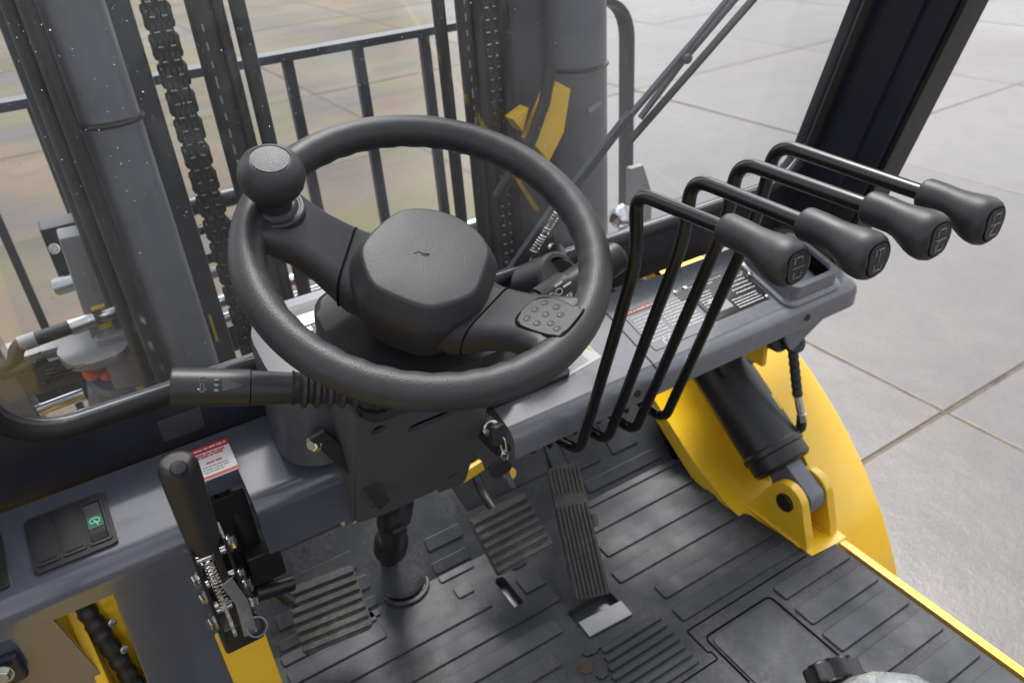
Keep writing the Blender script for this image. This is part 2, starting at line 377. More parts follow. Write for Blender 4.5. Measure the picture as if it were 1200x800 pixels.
# right dashboard: sloping top, rolled front lip
DO = Vector((0, .745, .455)); DD = Vector((0, .155, .05)).normalized(); DN = Vector((1, 0, 0)).cross(DD)
def dash_poly():
    P = [(.905, .5065), (.757, .4588)]
    cx, cz, r = .757 - .307 * -.024, .4588 - .952 * .024, .024
    for a in (100, 125, 150, 175, 200): P.append((cx + r * math.cos(R(a)), cz + r * math.sin(R(a))))
    P += [(.742, .412), (.746, .409), (.752, .412), (.752, .428), (.775, .436), (.905, .470)]
    return P
rd = prism('right_dashboard', dash_poly(), YZ(), .405, 1.092, M_GREY, body)
# rounded end cap of the right dashboard
def endcap(b):
    t = [(y, z) for y, z in dash_poly()]
    cy = sum(p[0] for p in t) / len(t); cz = sum(p[1] for p in t) / len(t)
    rings = []
    for x, s in ((1.0915, 1.0), (1.103, .985), (1.112, .93), (1.116, .80)):
        rings.append([Vector((x, cy + (y - cy) * s, cz + (z - cz) * s)) for y, z in t])
    add_loft(b, rings)
mk(endcap, 'dashboard_end_cap', M_GREY, body)
prism('dashboard_side_bracket', [(.955, .425), (1.092, .425), (1.075, .385), (1.00, .345), (.985, .36)], frame((0, .775, 0), (1, 0, 0), (0, 0, 1)), -.003, .003, M_GREY, body, .001)
def DP(x, s, h=0): return Vector((x, 0, 0)) + DO + DD * s + DN * h
DF = lambda x, s, h=0: frame(DP(x, s, h), (1, 0, 0), DD)
# seam between the two dash halves, screw holes
box('dashboard_seam', DP(.663, .078, .0004), (.0022, .15, .0016), M_BLK, body, 0, Matrix((Vector((1, 0, 0)), DD, DN)).transposed())
for x in (.62, .985): lathe('screw_hole', [(.006, 0), (.006, .0012), (.0045, .0014), (0, .0005)], axis_frame((x, .7405, .432), (0, -1, .1)), M_BLK, body, 16)
bolt('bolt', (1.115, .765, .437), (1, -.2, .1), .010, M_STEEL, body)
bolt('bolt', (1.095, .80, .400), (1, 0, 0), .008, M_STEEL, body)
# storage tray
tf = DF(1.012, .072)
body_inv = Matrix.Translation((.45, .3, 0)).inverted()
def trayf(b):
    rings = []
    for w_, h_, r_ in ((.136, -.001, .022), (.136, .004, .022), (.132, .006, .021), (.122, .007, .020), (.119, .009, .019), (.115, .030, .018), (.112, .033, .017), (.094, .033, .013), (.091, .030, .012), (.084, -.046, .010)):
        rings.append([tf @ Vector((x, y, h_)) for x, y in rrect(w_, w_ + .003, r_, 6)])
    add_loft(b, rings)
tray = mk(trayf, 'storage_tray', M_GREY, body)
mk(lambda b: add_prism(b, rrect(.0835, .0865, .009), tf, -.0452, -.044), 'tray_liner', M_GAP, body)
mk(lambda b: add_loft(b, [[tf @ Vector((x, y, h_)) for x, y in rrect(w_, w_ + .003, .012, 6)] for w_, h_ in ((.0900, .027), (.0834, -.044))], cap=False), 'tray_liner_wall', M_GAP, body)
cut(rd, [cutter(lambda b: add_prism(b, rrect(.100, .103, .012), body_inv @ tf, -.07, .02))])
lathe('rivet', [(.0055, 0), (.005, .002), (0, .003)], DF(.946, .098, .004), M_STEEL, body, 14)
# data plates
pf = DF(.876, .083, .0006)
dp = prism('data_plate', rrect(.126, .086, .004), pf, -.0015, .0012, M_DPLATE, body)
def dtext(b):
    f2 = DF(.876, .083, .0019)
    rows = [(-.055, .02, .036), (-.055, -.005, .030)]
    for i in range(5): rows += [(.006 + i * .002, .056, .022 - i * .008)]
    for i in range(4): rows += [(-.005, .050, -.020 - i * .006)]
    bars_into(b, f2, rows, .0016)
    for i in range(6): bars_into(b, f2, [(-.056, -.022 - .003 * (i % 3), .016 - i * .006)], .0014)
mk(dtext, 'printed_text', M_LABEL, dp, 0)
def dblk(b):
    f2 = DF(.876, .083, .0016)
    add_prism(b, rrect(.034, .030, .001, cx=-.028, cy=-.016), f2, 0, .0003)
mk(dblk, 'printed_box', M_PALE, dp, 0)
for x, s in ((.820, .122), (.935, .122), (.820, .044), (.935, .044)):
    lathe('rivet', [(.0042, 0), (.0038, .0016), (0, .0024)], DF(x, s, .0016), M_STEEL, dp, 12)
lp = prism('load_label', rrect(.124, .092, .004), DF(.745, .078, .0004), -.001, .0008, M_GPLATE, body)
def ltext(b):
    f2 = DF(.745, .078, .0014); rows = []
    for i in range(9): rows += [(-.056, -.012, .026 - i * .0068)]
    for i in range(10): rows += [(-.004, .056, .032 - i * .0066)]
    bars_into(b, f2, rows, .0015)
    text_into(b, 'CE', .016, DF(.715, .040, .0015), .0002)
mk(ltext, 'printed_text', M_LABEL, lp, 0)
mk(lambda b: add_prism(b, rrect(.068, .009, .001, cx=-.026, cy=.038), DF(.745, .078, .0014), 0, .0004), 'red_heading', M_REDB, lp, 0)
mk(lambda b: bars_into(b, DF(.745, .078, .0021), [(-.056, .005, .038)], .0028), 'heading_text', M_WHITE, lp, 0)
prism('label_backing', rrect(.022, .02, .002), DF(.803, .110, .0012), 0, .0008, M_DPLATE, lp)
for x, s in ((.690, .122), (.797, .122)): lathe('rivet', [(.0042, 0), (.0038, .0016), (0, .0024)], DF(x, s, .0016), M_STEEL, lp, 12)
# caution sticker near the wheel
cs = prism('caution_sticker', rrect(.068, .034, .003), frame(DP(.564, .072, .0004), (1, .14, .03), DD), -.0002, .0006, M_LABEL, body)
def ctext(b):
    f2 = frame(DP(.564, .072, .0012), (1, .14, .03), DD)
    bars_into(b, f2, [(-.030, .012, .010 - i * .0035) for i in range(7)], .0012)
mk(ctext, 'printed_text', M_PALE, cs, 0)
mk(lambda b: add_prism(b, [(.018, .016), (.033, .016), (.033, -.002)], frame(DP(.564, .072, .0008), (1, .14, .03), DD), 0, .0003), 'yellow_corner', M_YLAB, cs, 0)
# black panel in place of a black recess beside the column
prism('black_panel', rrect(.16, .04, .006), DF(.455, .068, .001), -.002, .010, M_PLA, body, .003)
# thin bright strip and hidden brackets behind the lip, valve linkages under the dash
for x, l in ((.455, .05), (.485, .06), (.53, .05), (.575, .05), (.63, .06)):
    box('linkage_bracket', (x, .80, .40), (.006, .05, l), M_BLK, body, .001)
    bolt('bolt', (x + .004, .782, .392), (1, -.2, 0), .006, M_STEEL, body)
box('valve_block', (.57, .86, .38), (.30, .06, .07), M_BLK, body, .006)
for i, x in enumerate((.43, .47, .54, .61)):
    tube('linkage_rod', [(x, .775, .43), (x + .002, .785, .37)], .0028, M_STEEL, body, 8)

# left dashboard (two pieces with the parking brake notch between)
def ldash_poly(zb=.428, rear=.915):
    P = [(rear, .455 + .3226 * (rear - .745))]
    for a in (108, 122, 137, 152, 167, 180): P.append((.8242 + .030 * math.cos(R(a)), .4490 + .030 * math.sin(R(a))))
    P += [(.7945, zb + .003), (.798, zb), (.802, zb + .004), (.803, .440), (.826, .462), (rear, .486)]
    return P
prism('left_dashboard', ldash_poly(), YZ(), -.62, -.012, M_DGREY, body)
prism('centre_dashboard', ldash_poly(.385), YZ(), .066, .245, M_DGREY, body)
prism('dash_bridge', [(.852, .4895), (.915, .5098), (.915, .486), (.852, .466)], YZ(), -.0118, .0658, M_DGREY, body)
# low front skirt plates on the left
prism('kick_panel', [(-.108, .455), (-.006, .455), (-.004, .02), (-.135, -.02)], frame((0, .802, 0), (1, 0, 0), (0, 0, 1)), -.004, .004, M_DGREY, body, .002)
prism('notch_frame', [(.790, .5), (.905, .5), (.905, .30), (.83, .30)], YZ(), -.0118, -.006, M_BLK, body)
box('notch_back', (.027, .850, .365), (.076, .006, .19), M_BLK, body, .001)
prism('dash_closing_plate', [(-.240, .43), (-.172, .432), (-.150, .27), (-.140, .0), (-.25, .0)], frame((0, .800, 0), (1, 0, 0), (0, 0, 1)), -.003, .003, M_DGREY, body, .001)
prism('chassis_plate', [(.66, -.3), (1.0, -.3), (1.0, .42), (.83, .42), (.79, .30)], YZ(), -.165, -.153, M_YEL, body, .002)
box('chassis_box', (-.145, .850, .26), (.11, .04, .36), M_YEL, body, .004)
prism('chassis_rail', [(.79, -.05), (.86, -.05), (.86, .30), (.81, .31), (.79, .29)], YZ(), -.028, .030, M_YEL, body, .003)
prism('fender_left', [(-.10, -.5), (-.16, .26), (-.24, .355), (-.40, .36), (-.40, -.5)], frame((0, .79, 0), (1, 0, 0), (0, 0, 1)), .0, .010, M_YEL, body, .002)
bolt('bolt', (-.232, .775, .405), (-.2, -1, .2), .008, M_STEEL, body)
box('hinge_plate', (-.24, .790, .395), (.05, .014, .04), M_NAVY, body, .006)
# switch panel
SX, SS = -.128, .1150
sp = prism('switch_panel', rrect(.088, .076, .005), DF(SX, SS), -.003, .004, M_PLA, body, .0015)
for i in range(3):
    sfm = DF(SX + (i - 1) * .0275, SS, .0035)
    prism('switch_seat' if i == 2 else 'blank_cover', rrect(.0245, .062, .002), sfm, -.001, .0022, M_PLA, sp, .0008)
    if i < 2: prism('blank_cover_inset', rrect(.0185, .053, .0015), sfm, .002, .0033, M_PLA, sp, .0005)
skf = DF(SX + .0275, SS, .0055)
mk(lambda b: add_loft(b, [[skf @ Vector((x, y, h)) for x, h in ((-.0095, 0), (.0095, 0), (.0085, hh), (-.0085, hh))] for y, hh in ((-.027, .001), (-.021, .006), (.003, .0022), (.021, .006), (.027, .001))]), 'rocker', M_PLA, sp)
gl_ = skf @ Matrix.Translation((0, -.004, .0036)) @ Matrix.Rotation(R(-6), 4, 'X')
prism('green_lens', rrect(.0165, .0185, .001), gl_, -.0030, .0012, M_GREEN, sp)
def wip(b):
    arc = [Vector((.0060 * math.cos(R(a)), .0042 * math.sin(R(a)) + .001, 0)) for a in range(20, 161, 20)]
    lo = [Vector((.0042 * math.cos(R(a)), .0024 * math.sin(R(a)) - .0035, 0)) for a in range(160, 19, -20)]
    P = arc + lo + [arc[0]]
    add_tube(b, [gl_ @ (p + Vector((0, 0, .0014))) for p in P], .0006, 6)
    add_tube(b, [gl_ @ Vector((.003, -.007, .0014)), gl_ @ Vector((-.001, .003, .0014))], .0006, 6)
mk(wip, 'wiper_symbol', M_ICON, sp)
prism('second_switch_panel', rrect(.088, .076, .005), DF(SX - .112, SS), -.003, .004, M_PLA, body, .0015)
# red and white label beside the parking brake
rf = DF(.040, .1395, .0006)
wl = prism('warning_label', rrect(.056, .052, .002), rf, -.0008, .0008, M_LABEL, body)
for h_, y_ in ((.010, .021), (.004, -.023)): mk(lambda b: add_prism(b, rrect(.056, h_, .001, cy=y_), rf, .0008, .0012), 'red_band', M_RED, wl, 0)
mk(lambda b: bars_into(b, rf @ Matrix.Translation((0, 0, .0013)), [(-.025, .025, .021)], .0022), 'band_text', M_LABEL, wl, 0)
mk(lambda b: bars_into(b, rf @ Matrix.Translation((0, 0, .0009)), [(-.025, .024, .0125), (-.025, .022, .009), (-.006, .014, -.002)], .0022), 'heading_text', M_RED, wl, 0)
mk(lambda b: bars_into(b, rf @ Matrix.Translation((0, 0, .0009)), [(-.012, .020, -.008), (-.012, .020, -.012), (-.012, .014, -.016)], .0014), 'printed_text', M_PALE, wl, 0)

# instrument nacelle round the column
def nac(b):
    rings = []
    for z, s, dy in ((.50, 1.03, 0), (.56, 1.0, 0), (.60, .99, .003), (.615, .97, .004)):
        rings.append([Vector((.292 + x * s, .855 + y * s + dy, z + (max(0, (y + .06)) * .30 if z > .55 else 0))) for x, y in rrect(.335, .150, .055, 8)])
    add_loft(b, rings)
mk(nac, 'instrument_housing', M_HOUS, body)
nf = frame((.30, .862, .6375), (1, 0, 0), Vector((0, 1, .30)))
ip = prism('instrument_panel', rrect(.27, .105, .02), nf, -.004, .0025, M_IPAN, body, .001)
prism('display_window', rrect(.060, .020, .003), nf @ Matrix.Translation((-.09, .022, 0)), .0025, .0035, M_GPLATE, ip)
for i in range(3): prism('warning_lamp', rrect(.012, .008, .001), nf @ Matrix.Translation((-.106 + i * .016, .004, 0)), .0025, .0036, (M_GPLATE, M_RED, M_GPLATE)[i], ip)

# ------------------------------------------------------------ window frame
TL = .30                                        # lean: dy = -TL * dz
WU = Vector((0, -TL, 1)).normalized(); WN = Vector((0, -1, -TL)).normalized()     # up along the pane, normal towards the cab
def WP(x, z, off=0): return Vector((x, .95 - TL * (z - .5), z)) + WN * off
WF = lambda x=0, z=.5, off=0: frame(WP(x, z, off), (1, 0, 0), WU)
K = 1 / WU.z
def wring(x0, x1, z0, z1, r, n=7):
    h = (z1 - z0) * K; return [(px + (x0 + x1) / 2, py + (z0 + z1) / 2 * K - .5 * K) for px, py in rrect(x1 - x0, h, r, n)]
GL = (-.152, 1.119, .600, 1.56)                 # daylight opening
def ringobj(name, inner, outer, d0, d1, m, par):
    f = WF()
    def fn(b):
        n = len(inner); V = []
        t = bmesh.new()
        for P, d in ((inner, d0), (outer, d0), (outer, d1), (inner, d1)): V.append([t.verts.new((p[0], p[1], d)) for p in P])
        for a, c2 in zip(V, V[1:] + V[:1]):
            for i in range(n): t.faces.new((a[i], a[(i + 1) % n], c2[(i + 1) % n], c2[i]))
        merge(b, t, f)
    return mk(fn, name, m, par)
wf = ringobj('window_frame', wring(*GL[:2], GL[2] - .012, GL[3], .07), wring(-.30, 1.150, .500, 1.66, .01), -.018, .018, M_NAVY, body)
def gasket(b):
    f = WF(); P = wring(GL[0] - .004, GL[1] + .004, GL[2] - .006, GL[3] + .006, .074, 9); Q = [f @ Vector((p[0], p[1], .012)) for p in P]
    n = len(Q); rings = []
    for i in range(n):
        tg = (Q[(i + 1) % n] - Q[i - 1]).normalized(); nn = tg.cross(WN).normalized()
        rings.append([Q[i] + nn * (.0115 * math.cos(R(a))) + WN * (.009 * math.sin(R(a))) for a in range(0, 360, 36)])
    rings.append(rings[0]); add_loft(b, rings, cap=False)
mk(gasket, 'window_gasket', M_GASK, body)
# bright edge trim of the pane
def trim(b):
    f = WF(); P = wring(GL[0] + .010, GL[1] - .010, GL[2] + .007, GL[3] - .008, .066, 9); Q = [f @ Vector((p[0], p[1], .008)) for p in P]
    add_tube(b, Q[20:40], .0015, 6)
mk(trim, 'pane_edge_trim', M_BRUSH, body)
pane = prism('windscreen', wring(GL[0] - .004, GL[1] + .004, GL[2] - .004, GL[3] + .004, .07), WF(), -.002, .002, M_GLASS, body)
def gtext(b):
    f = WF(-.080, .668, .0022)
    bars_into(b, f, [(-.006, .018, .004), (-.014, .010, -.001), (-.014, .006, -.005)], .0022, .0002)
    for c_ in ((-.004, .010), (.024, .004)):
        add_tube(b, [f @ Vector((c_[0] + .006 * math.cos(R(a)), c_[1] + .003 * math.sin(R(a)), 0)) for a in range(0, 361, 30)], .0004, 5)
mk(gtext, 'glass_marking', M_BLK, pane, 0)
prism('inspection_sticker', rrect(.052, .042, .002), WF(.024, .545, .0185), 0, .0006, M_MAST2, wf)

for x in (.72, .74): lathe('screw_cap', [(.004, 0), (.0035, .002), (0, .003)], axis_frame(WP(x, .535, .018), WN), M_BLK, wf, 12)
# right front pillar, leaning back with the pane
def pil(b):
    f = frame(WP(1.121, .45, 0), -WN, WU)          # x forward, y up along pillar, z = right
    for d0, d1, x0, x1 in ((.022, .085, -.130, .020), (.014, .085, -.089, .0)):
        add_prism(b, [(x0, .0), (x1, .0), (x1, 1.22), (x0, 1.22)], f, d0, d1, .004)
pl_ = mk(pil, 'front_pillar', M_NAVY, body)
fpil = frame(WP(1.121, .45, 0), -WN, WU)
prism('pillar_rear_strip', [(-.140, .0), (-.1305, .0), (-.1305, 1.22), (-.140, 1.22)], fpil, .030, .088, M_BLK, body, .002)
prism('pillar_gasket', [(.002, .10), (.020, .10), (.020, 1.2), (.002, 1.2)], fpil, .004, .015, M_GASK, body, .004)
def pil2(b):
    f = frame(WP(-.33, .5, 0), -WN, WU); add_prism(b, [(-.12, 0), (.02, 0), (.02, 1.22), (-.12, 1.22)], f, -.05, .03, .004)
mk(pil2, 'front_pillar', M_NAVY, body)
# overhead guard and rear pillars (above and behind the view)
for y in (-.68, .50): box('guard_beam', (.40, y, 1.74), (1.62, .07, .05), M_ROOF, body, .01)
for i in range(7): box('guard_bar', (-.36 + i * .253, -.09, 1.74), (.045 if i in (0, 6) else .022, 1.12, .05), M_ROOF, body, .006)
for x in (-.36, 1.14): box('rear_pillar', (x, -.66, .85), (.08, .10, 1.75), M_NAVY, body, .01)
box('engine_hood', (.40, -.75, .10), (1.0, .5, .5), M_DGREY, body, .03)

# ------------------------------------------------------------ fender, tilt bracket, side plates on the right
def arc_sheet(b, x0, x1, a0, a1, cy, cz, r, th, n=24):
    for_r = []
    for i in range(n + 1):
        a = R(a0 + (a1 - a0) * i / n); d = Vector((0, -math.cos(a), math.sin(a))); c_ = Vector((0, cy, cz))
        o_, i_ = c_ + d * r, c_ + d * (r - th)
        for_r.append([o_ + Vector((x0, 0, 0)), o_ + Vector((x1 - .006, 0, 0)), o_ - d * .004 + Vector((x1, 0, 0)), i_ + Vector((x1, 0, 0)), i_ + Vector((x0, 0, 0))])
    add_loft(b, for_r)
mk(lambda b: arc_sheet(b, 1.0225, 1.150, 12, 88, 1.292, -.426, .781, .012), 'right_fender', M_YEL, body)
def innerplate(b):
    P = [(.60, -.012), (.75, -.004), (.80, .006), (.90, .045), (1.05, .15), (1.05, .10), (.90, .0), (.60, -.03)]
    add_prism(b, P, YZ(), .905, 1.022, .002)
mk(innerplate, 'fender_inner_plate', M_YEL, body)
prism('fender_web', [(.80, .0), (1.0, .11), (1.2, .30), (1.2, .36), (.93, .262), (.86, .16)], YZ(), 1.0225, 1.030, M_YEL, body, .001)
def lug(x0, x1):
    PY, PZ = .694, .076; P = [(.622, -.008), (.785, -.008)]
    P = [(.785, -.008)]
    for a in range(20, 181, 16): P.append((PY + .040 * math.cos(R(a)), PZ + .040 * math.sin(R(a))))
    P += [(.640, .03), (.630, -.008)]
    return prism('bracket_lug', P, YZ(), x0, x1, M_YEL, body, .003)
lug(.938, .957); lug(1.003, 1.021)
wr_ = random.Random(5)
for x in (.9365, .9585, 1.0015):
    tube('weld_bead', [(x, .645 + i * .0035, .0015) for i in range(38)], [.0032 + wr_.uniform(-.0007, .0009) for i in range(38)], M_YEL, body, 8)
box('bracket_base', (.982, .70, -.006), (.09, .17, .012), M_YEL, body, .002)
# steering-gear bits of yellow frame seen under the dash
box('front_frame_piece', (.435, .960, .222), (.045, .010, .022), M_YEL, body, .002, Matrix.Rotation(R(-12), 3, 'Y'))
lathe('front_frame_boss', [(.012, 0), (.012, .006), (0, .007)], axis_frame((.516, .975, .165), (0, -1, .4)), M_YEL, body, 20)
box('front_frame_piece', (.190, .85, .372), (.012, .010, .03), M_YEL, body, .002)
box('side_frame_plate', (1.00, .90, .36), (.012, .14, .16), M_YEL, body, .003)
# power socket cap with hose on the right of the dash
sc = mk(lambda b: (add_lathe(b, [(.017, 0), (.021, .002), (.021, .010), (.018, .012), (.012, .0125), (.0115, .011), (0, .011)], axis_frame((1.032, .800, .335), (-.1, -.75, .65)), 28),), 'socket_cap', M_SOFT, body)
lathe('socket_body', [(.019, -.03), (.019, .0), (.015, .004)], axis_frame((1.012, .812, .338), (-.3, -.8, .3)), M_BLK, body, 24)
def fh(b):
    A, B_ = Vector((1.032, .798, .325)), Vector((1.032, .772, .232)); n = 26; pts = []; rr = []
    for i in range(n + 1): pts.append(A.lerp(B_, i / n)); rr.append(.0098 if i % 4 < 2 else .0088)
    add_tube(b, pts, rr, 14)
mk(fh, 'socket_hose', M_SOFT, body)

# ------------------------------------------------------------ steering column (fixed)
WC = Vector((.279, .652, .806)); TH = R(26.24)
CN = Vector((0, -math.sin(TH), math.cos(TH))); CV = Vector((0, math.cos(TH), math.sin(TH))); CU = Vector((1, 0, 0))
CF = Matrix((CU, CV, CN)).transposed().to_4x4(); CF.translation = WC
CP = lambda a, b, c: CF @ Vector((a, b, c))
col = lathe('steering_column', [(.020, -.62), (.020, -.43), (.034, -.425), (.034, -.18), (.030, -.10), (.030, -.07)], CF, M_BLK, body, 28)
lathe('column_collar', [(.047, -.128), (.045, -.118), (.038, -.108), (.036, -.085)], CF, M_PLA, col, 32)
def shroud(b):
    add_prism(b, rrect(.185, .150, .028, 5), CF @ Matrix.Translation((-.006, .002, 0)), -.155, -.118, .009, 3)
mk(shroud, 'upper_shroud', M_PLA, col)
def shroud2(b):
    rings = []
    for h, w_, d_, oy in ((-.156, .184, .149, .002), (-.180, .180, .146, .004), (-.215, .168, .13, .012)):
        rings.append([CP(x - .006, y + oy, h) for x, y in rrect(w_, d_, .026, 5)])
    add_loft(b, rings)
mk(shroud2, 'lower_shroud', M_PLA, col)
ccf = frame(CP(0, -.060, 0), CU, CN)                  # x right, y up the column, z towards -v (driver)
cpan = prism('column_front_cover', [(-.100, -.175), (.080, -.175), (.078, -.478), (.072, -.488), (-.088, -.462), (-.095, -.452)], ccf, -.006, .0, M_PANEL, col, .002)
cw = body_inv
def hole(x, y, rx, ry, n=20): return cutter(lambda b: add_prism(b, [(x + rx * math.cos(2 * math.pi * i / n), y + ry * math.sin(2 * math.pi * i / n)) for i in range(n)], cw @ ccf, -.02, .02))
cut(cpan, [hole(-.072, -.215, .009, .009), hole(.052, -.440, .009, .009), hole(-.066, -.425, .009, .009),
           cutter(lambda b: add_prism(b, rrect(.062, .018, .0088, 6, cx=-.002, cy=-.245), cw @ ccf, -.02, .02)),
           cutter(lambda b: add_prism(b, rrect(.070, .018, .008, 6, cx=.0, cy=-.474), cw @ ccf, -.02, .02))])
for s in (-1, 1):
    P = [(-.060, -.17), (.045, -.17), (.045, -.43), (-.056, -.455 if s < 0 else -.480)]
    mk(lambda b: add_prism(b, P, frame(CP(.0775 if s > 0 else -.0975, 0, 0), CV, CN), -.003, .003, .001), 'column_side_cover', M_PANEL, col)
box('column_inner_block', CP(0, .0, -.30), (.12, .06, .20), M_BLK, col, .006, CF.to_3x3())
for x, y in ((-.072, -.215), (.052, -.440), (-.066, -.425)): bolt('screw', ccf @ Vector((x, y, -.014)), -CV, .005, M_BLK, col)
# universal joint and shaft to the floor
mk(lambda b: (add_tube(b, [CP(0, 0, -.62), CP(.0, -.0, -.93)], .016, 16), add_box(b, CP(0, .0, -.64), (.058, .036, .10), .014, CF.to_3x3()), add_box(b, CP(0, .0, -.71), (.034, .058, .10), .014, CF.to_3x3()), add_lathe(b, [(.030, -.80), (.030, -.76), (.022, -.745)], CF, 20)), 'universal_joint', M_BLK, col)
lathe('joint_boot', [(.040, -.030), (.040, .001), (.036, .004), (.034, .0), (.034, -.028)], frame((.286, .998, .006), (1, 0, 0), (0, 1, 0)), M_BLK, col, 28)
bolt('clamp_bolt', CP(-.085, -.03, -.500), (-1, -.3, .2), .009, M_STEEL, col, h=.022)
bolt('clamp_bolt', CP(.078, -.02, -.500), (1, -.3, -.2), .007, M_STEEL, col, h=.02)
bolt('side_bolt', (.150, .770, .545), (-.8, -.6, .3), .008, M_STEEL, body)
prism('tilt_lever', [(-.012, .006), (.008, .010), (.045, -.055), (.066, -.125), (.050, -.132), (.030, -.070)], frame((.155, .766, .552), (1, 0, 0), (0, .1, 1)), -.004, .004, M_PLA, body, .002)
# wiper motor on the inside of the pane
wmf = axis_frame((.545, .845, .598), (.30, -.80, .52))
wm = mk(lambda b: (add_lathe(b, [(.040, -.045), (.043, -.040), (.043, .018), (.039, .022), (.034, .022), (.033, .012), (0, .012)], wmf, 36),), 'wiper_motor', M_PLA, body)
tube('motor_spindle', [(.560, .845, .615), WP(.604, .606, .0)], [.017, .012], M_PLA, wm, 16)
lathe('spindle_nut', [(.011, -.008), (.011, .006), (.008, .009), (.006, .02), (0, .02)], axis_frame(WP(.604, .604, .004), -WN), M_STEEL, wm, 20)

# ================================================================== steering wheel
wr = (CF.to_3x3() @ Matrix.Rotation(R(-50.5), 3, 'Z'))
sw = thing('steering_wheel', 'black two-spoke steering wheel with spinner knob, turned, in front of the windscreen', 'steering wheel', WC, wr)
def rimf(b):
    rings = []; n = 144
    for i in range(n + 1):
        a = 2 * math.pi * i / n; ring = []
        for k_ in range(20):
            q = 2 * math.pi * k_ / 20; rr = .0170
            if math.cos(q) < -.1: rr += .0006 * math.sin(a * 40) * min(1, -math.cos(q) * 1.5)
            ring.append(Vector(((.1682 + rr * math.cos(q)) * math.cos(a), (.1682 + rr * math.cos(q)) * math.sin(a), rr * 1.02 * math.sin(q))))
        rings.append(ring)
    add_loft(b, rings, cap=False)
    bmesh.ops.remove_doubles(b, verts=b.verts, dist=1e-6)
mk(rimf, 'rim', M_GRIP, sw, 60, True)
def hub_outline(s, sy=1.0):
    P = []
    for a in range(32, 149, 9): P.append((.070 * math.cos(R(a)) * 1.02, .066 * math.sin(R(a))))
    P += [(-.064, .012), (-.068, -.022), (-.060, -.040), (-.036, -.066), (-.018, -.070), (.018, -.070), (.036, -.066), (.060, -.040), (.068, -.022), (.064, .012)]
    for _ in range(2): P = [q for a, b_ in zip(P, P[1:] + P[:1]) for q in ((a[0] * .75 + b_[0] * .25, a[1] * .75 + b_[1] * .25), (a[0] * .25 + b_[0] * .75, a[1] * .25 + b_[1] * .75))]
    return [(x * s * 1.08, y * s * sy * 1.10 + .002) for x, y in P]
def hubf(b):
    rings = []
    for s, h in ((.50, -.112), (.70, -.108), (.86, -.092), (.97, -.056), (1.0, -.042), (.995, -.036), (.97, -.031), (.86, -.0155), (.835, -.0130), (.80, -.0118), (.55, -.0105), (.28, -.010)):
        rings.append([Vector((x, y, h)) for x, y in hub_outline(s)])
    add_loft(b, rings)
mk(hubf, 'hub', M_HUB, sw, 50, True)
def logo(b):
    f = Matrix.Translation((-.004, -.004, -.0098)) @ Matrix.Rotation(R(50.5), 4, 'Z')
    pts = [(-.007, .003), (-.002, .0035), (.002, -.001), (.007, -.0035), (.0035, -.0045), (-.001, -.0005)]
    add_tube(b, [f @ Vector((x, y, 0)) for x, y in pts], .0005, 6)
mk(logo, 'embossed_emblem', M_PLA, sw, 40, True)
for ang in (193.5, -13.5):
    rz = Matrix.Rotation(R(ang), 4, 'Z')
    def spoke(b):
        rings = []
        # x along spoke, width, centre height, thickness
        for x, w0, w1, hc, th in ((.050, -.046, .046, -.064, .048), (.070, -.045, .044, -.060, .048), (.085, -.040, .040, -.049, .046), (.105, -.035, .036, -.033, .040),
                                  (.125, -.034, .036, -.0175, .036), (.145, -.038, .040, -.0055, .030), (.158, -.044, .046, -.0015, .027), (.170, -.050, .052, -.002, .020)):
            rings.append([rz @ Vector((x, (w0 + w1) / 2 + yy, hc + zz)) for yy, zz in rrect(w1 - w0, th, th * .36, 5)])
        add_loft(b, rings)
    mk(spoke, 'spoke', M_HUB, sw, 50, True)
    # dark seam where the hub pad meets the spoke
    sgn = 1
    mk(lambda b: add_tube(b, [rz @ Vector((.0785, .0005 + yy, -.0540 + zz)) for yy, zz in rrect(.0835, .0475, .0168, 6) + rrect(.0835, .0475, .0168, 6)[:1]], .0013, 6), 'hub_seam', M_GAP, sw, 50, True)
# textured pad on the right spoke
padf = Matrix.Rotation(R(-13.5), 4, 'Z') @ Matrix.Translation((.139, -.001, .0050)) @ Matrix.Rotation(R(-22), 4, 'Y')
pad_poly = [(-.026, -.014), (-.024, .014), (-.016, .024), (.004, .024), (.020, .020), (.025, .023), (.028, .020), (.028, -.016), (.022, -.022), (-.016, -.022)]
for _ in range(2): pad_poly = [q for a, b_ in zip(pad_poly, pad_poly[1:] + pad_poly[:1]) for q in ((a[0] * .75 + b_[0] * .25, a[1] * .75 + b_[1] * .25), (a[0] * .25 + b_[0] * .75, a[1] * .25 + b_[1] * .75))]
pad = prism('spoke_pad', pad_poly, padf, -.006, .003, M_SOFT, sw, .002, True)
mk(lambda b: add_tube(b, fillet([padf @ Vector((x * 1.03, y * 1.03, .0012)) for x, y in pad_poly + pad_poly[:1]], .003, 3), .0012, 6), 'pad_groove', M_GAP, sw, 50, True)
for i, (x, y) in enumerate(((-.014, -.011), (-.014, .003), (-.011, .015), (-.002, -.013), (-.001, .001), (.003, .014), (.010, -.008), (.012, .006), (.019, -.012))):
    lathe('pad_dimple', [(.0040, .0), (.0037, .0006), (.0031, .0008), (.0025, .0004), (0, .0003)], padf @ Matrix.Translation((x, y, .0027)), M_SOFT, pad, 14, True)
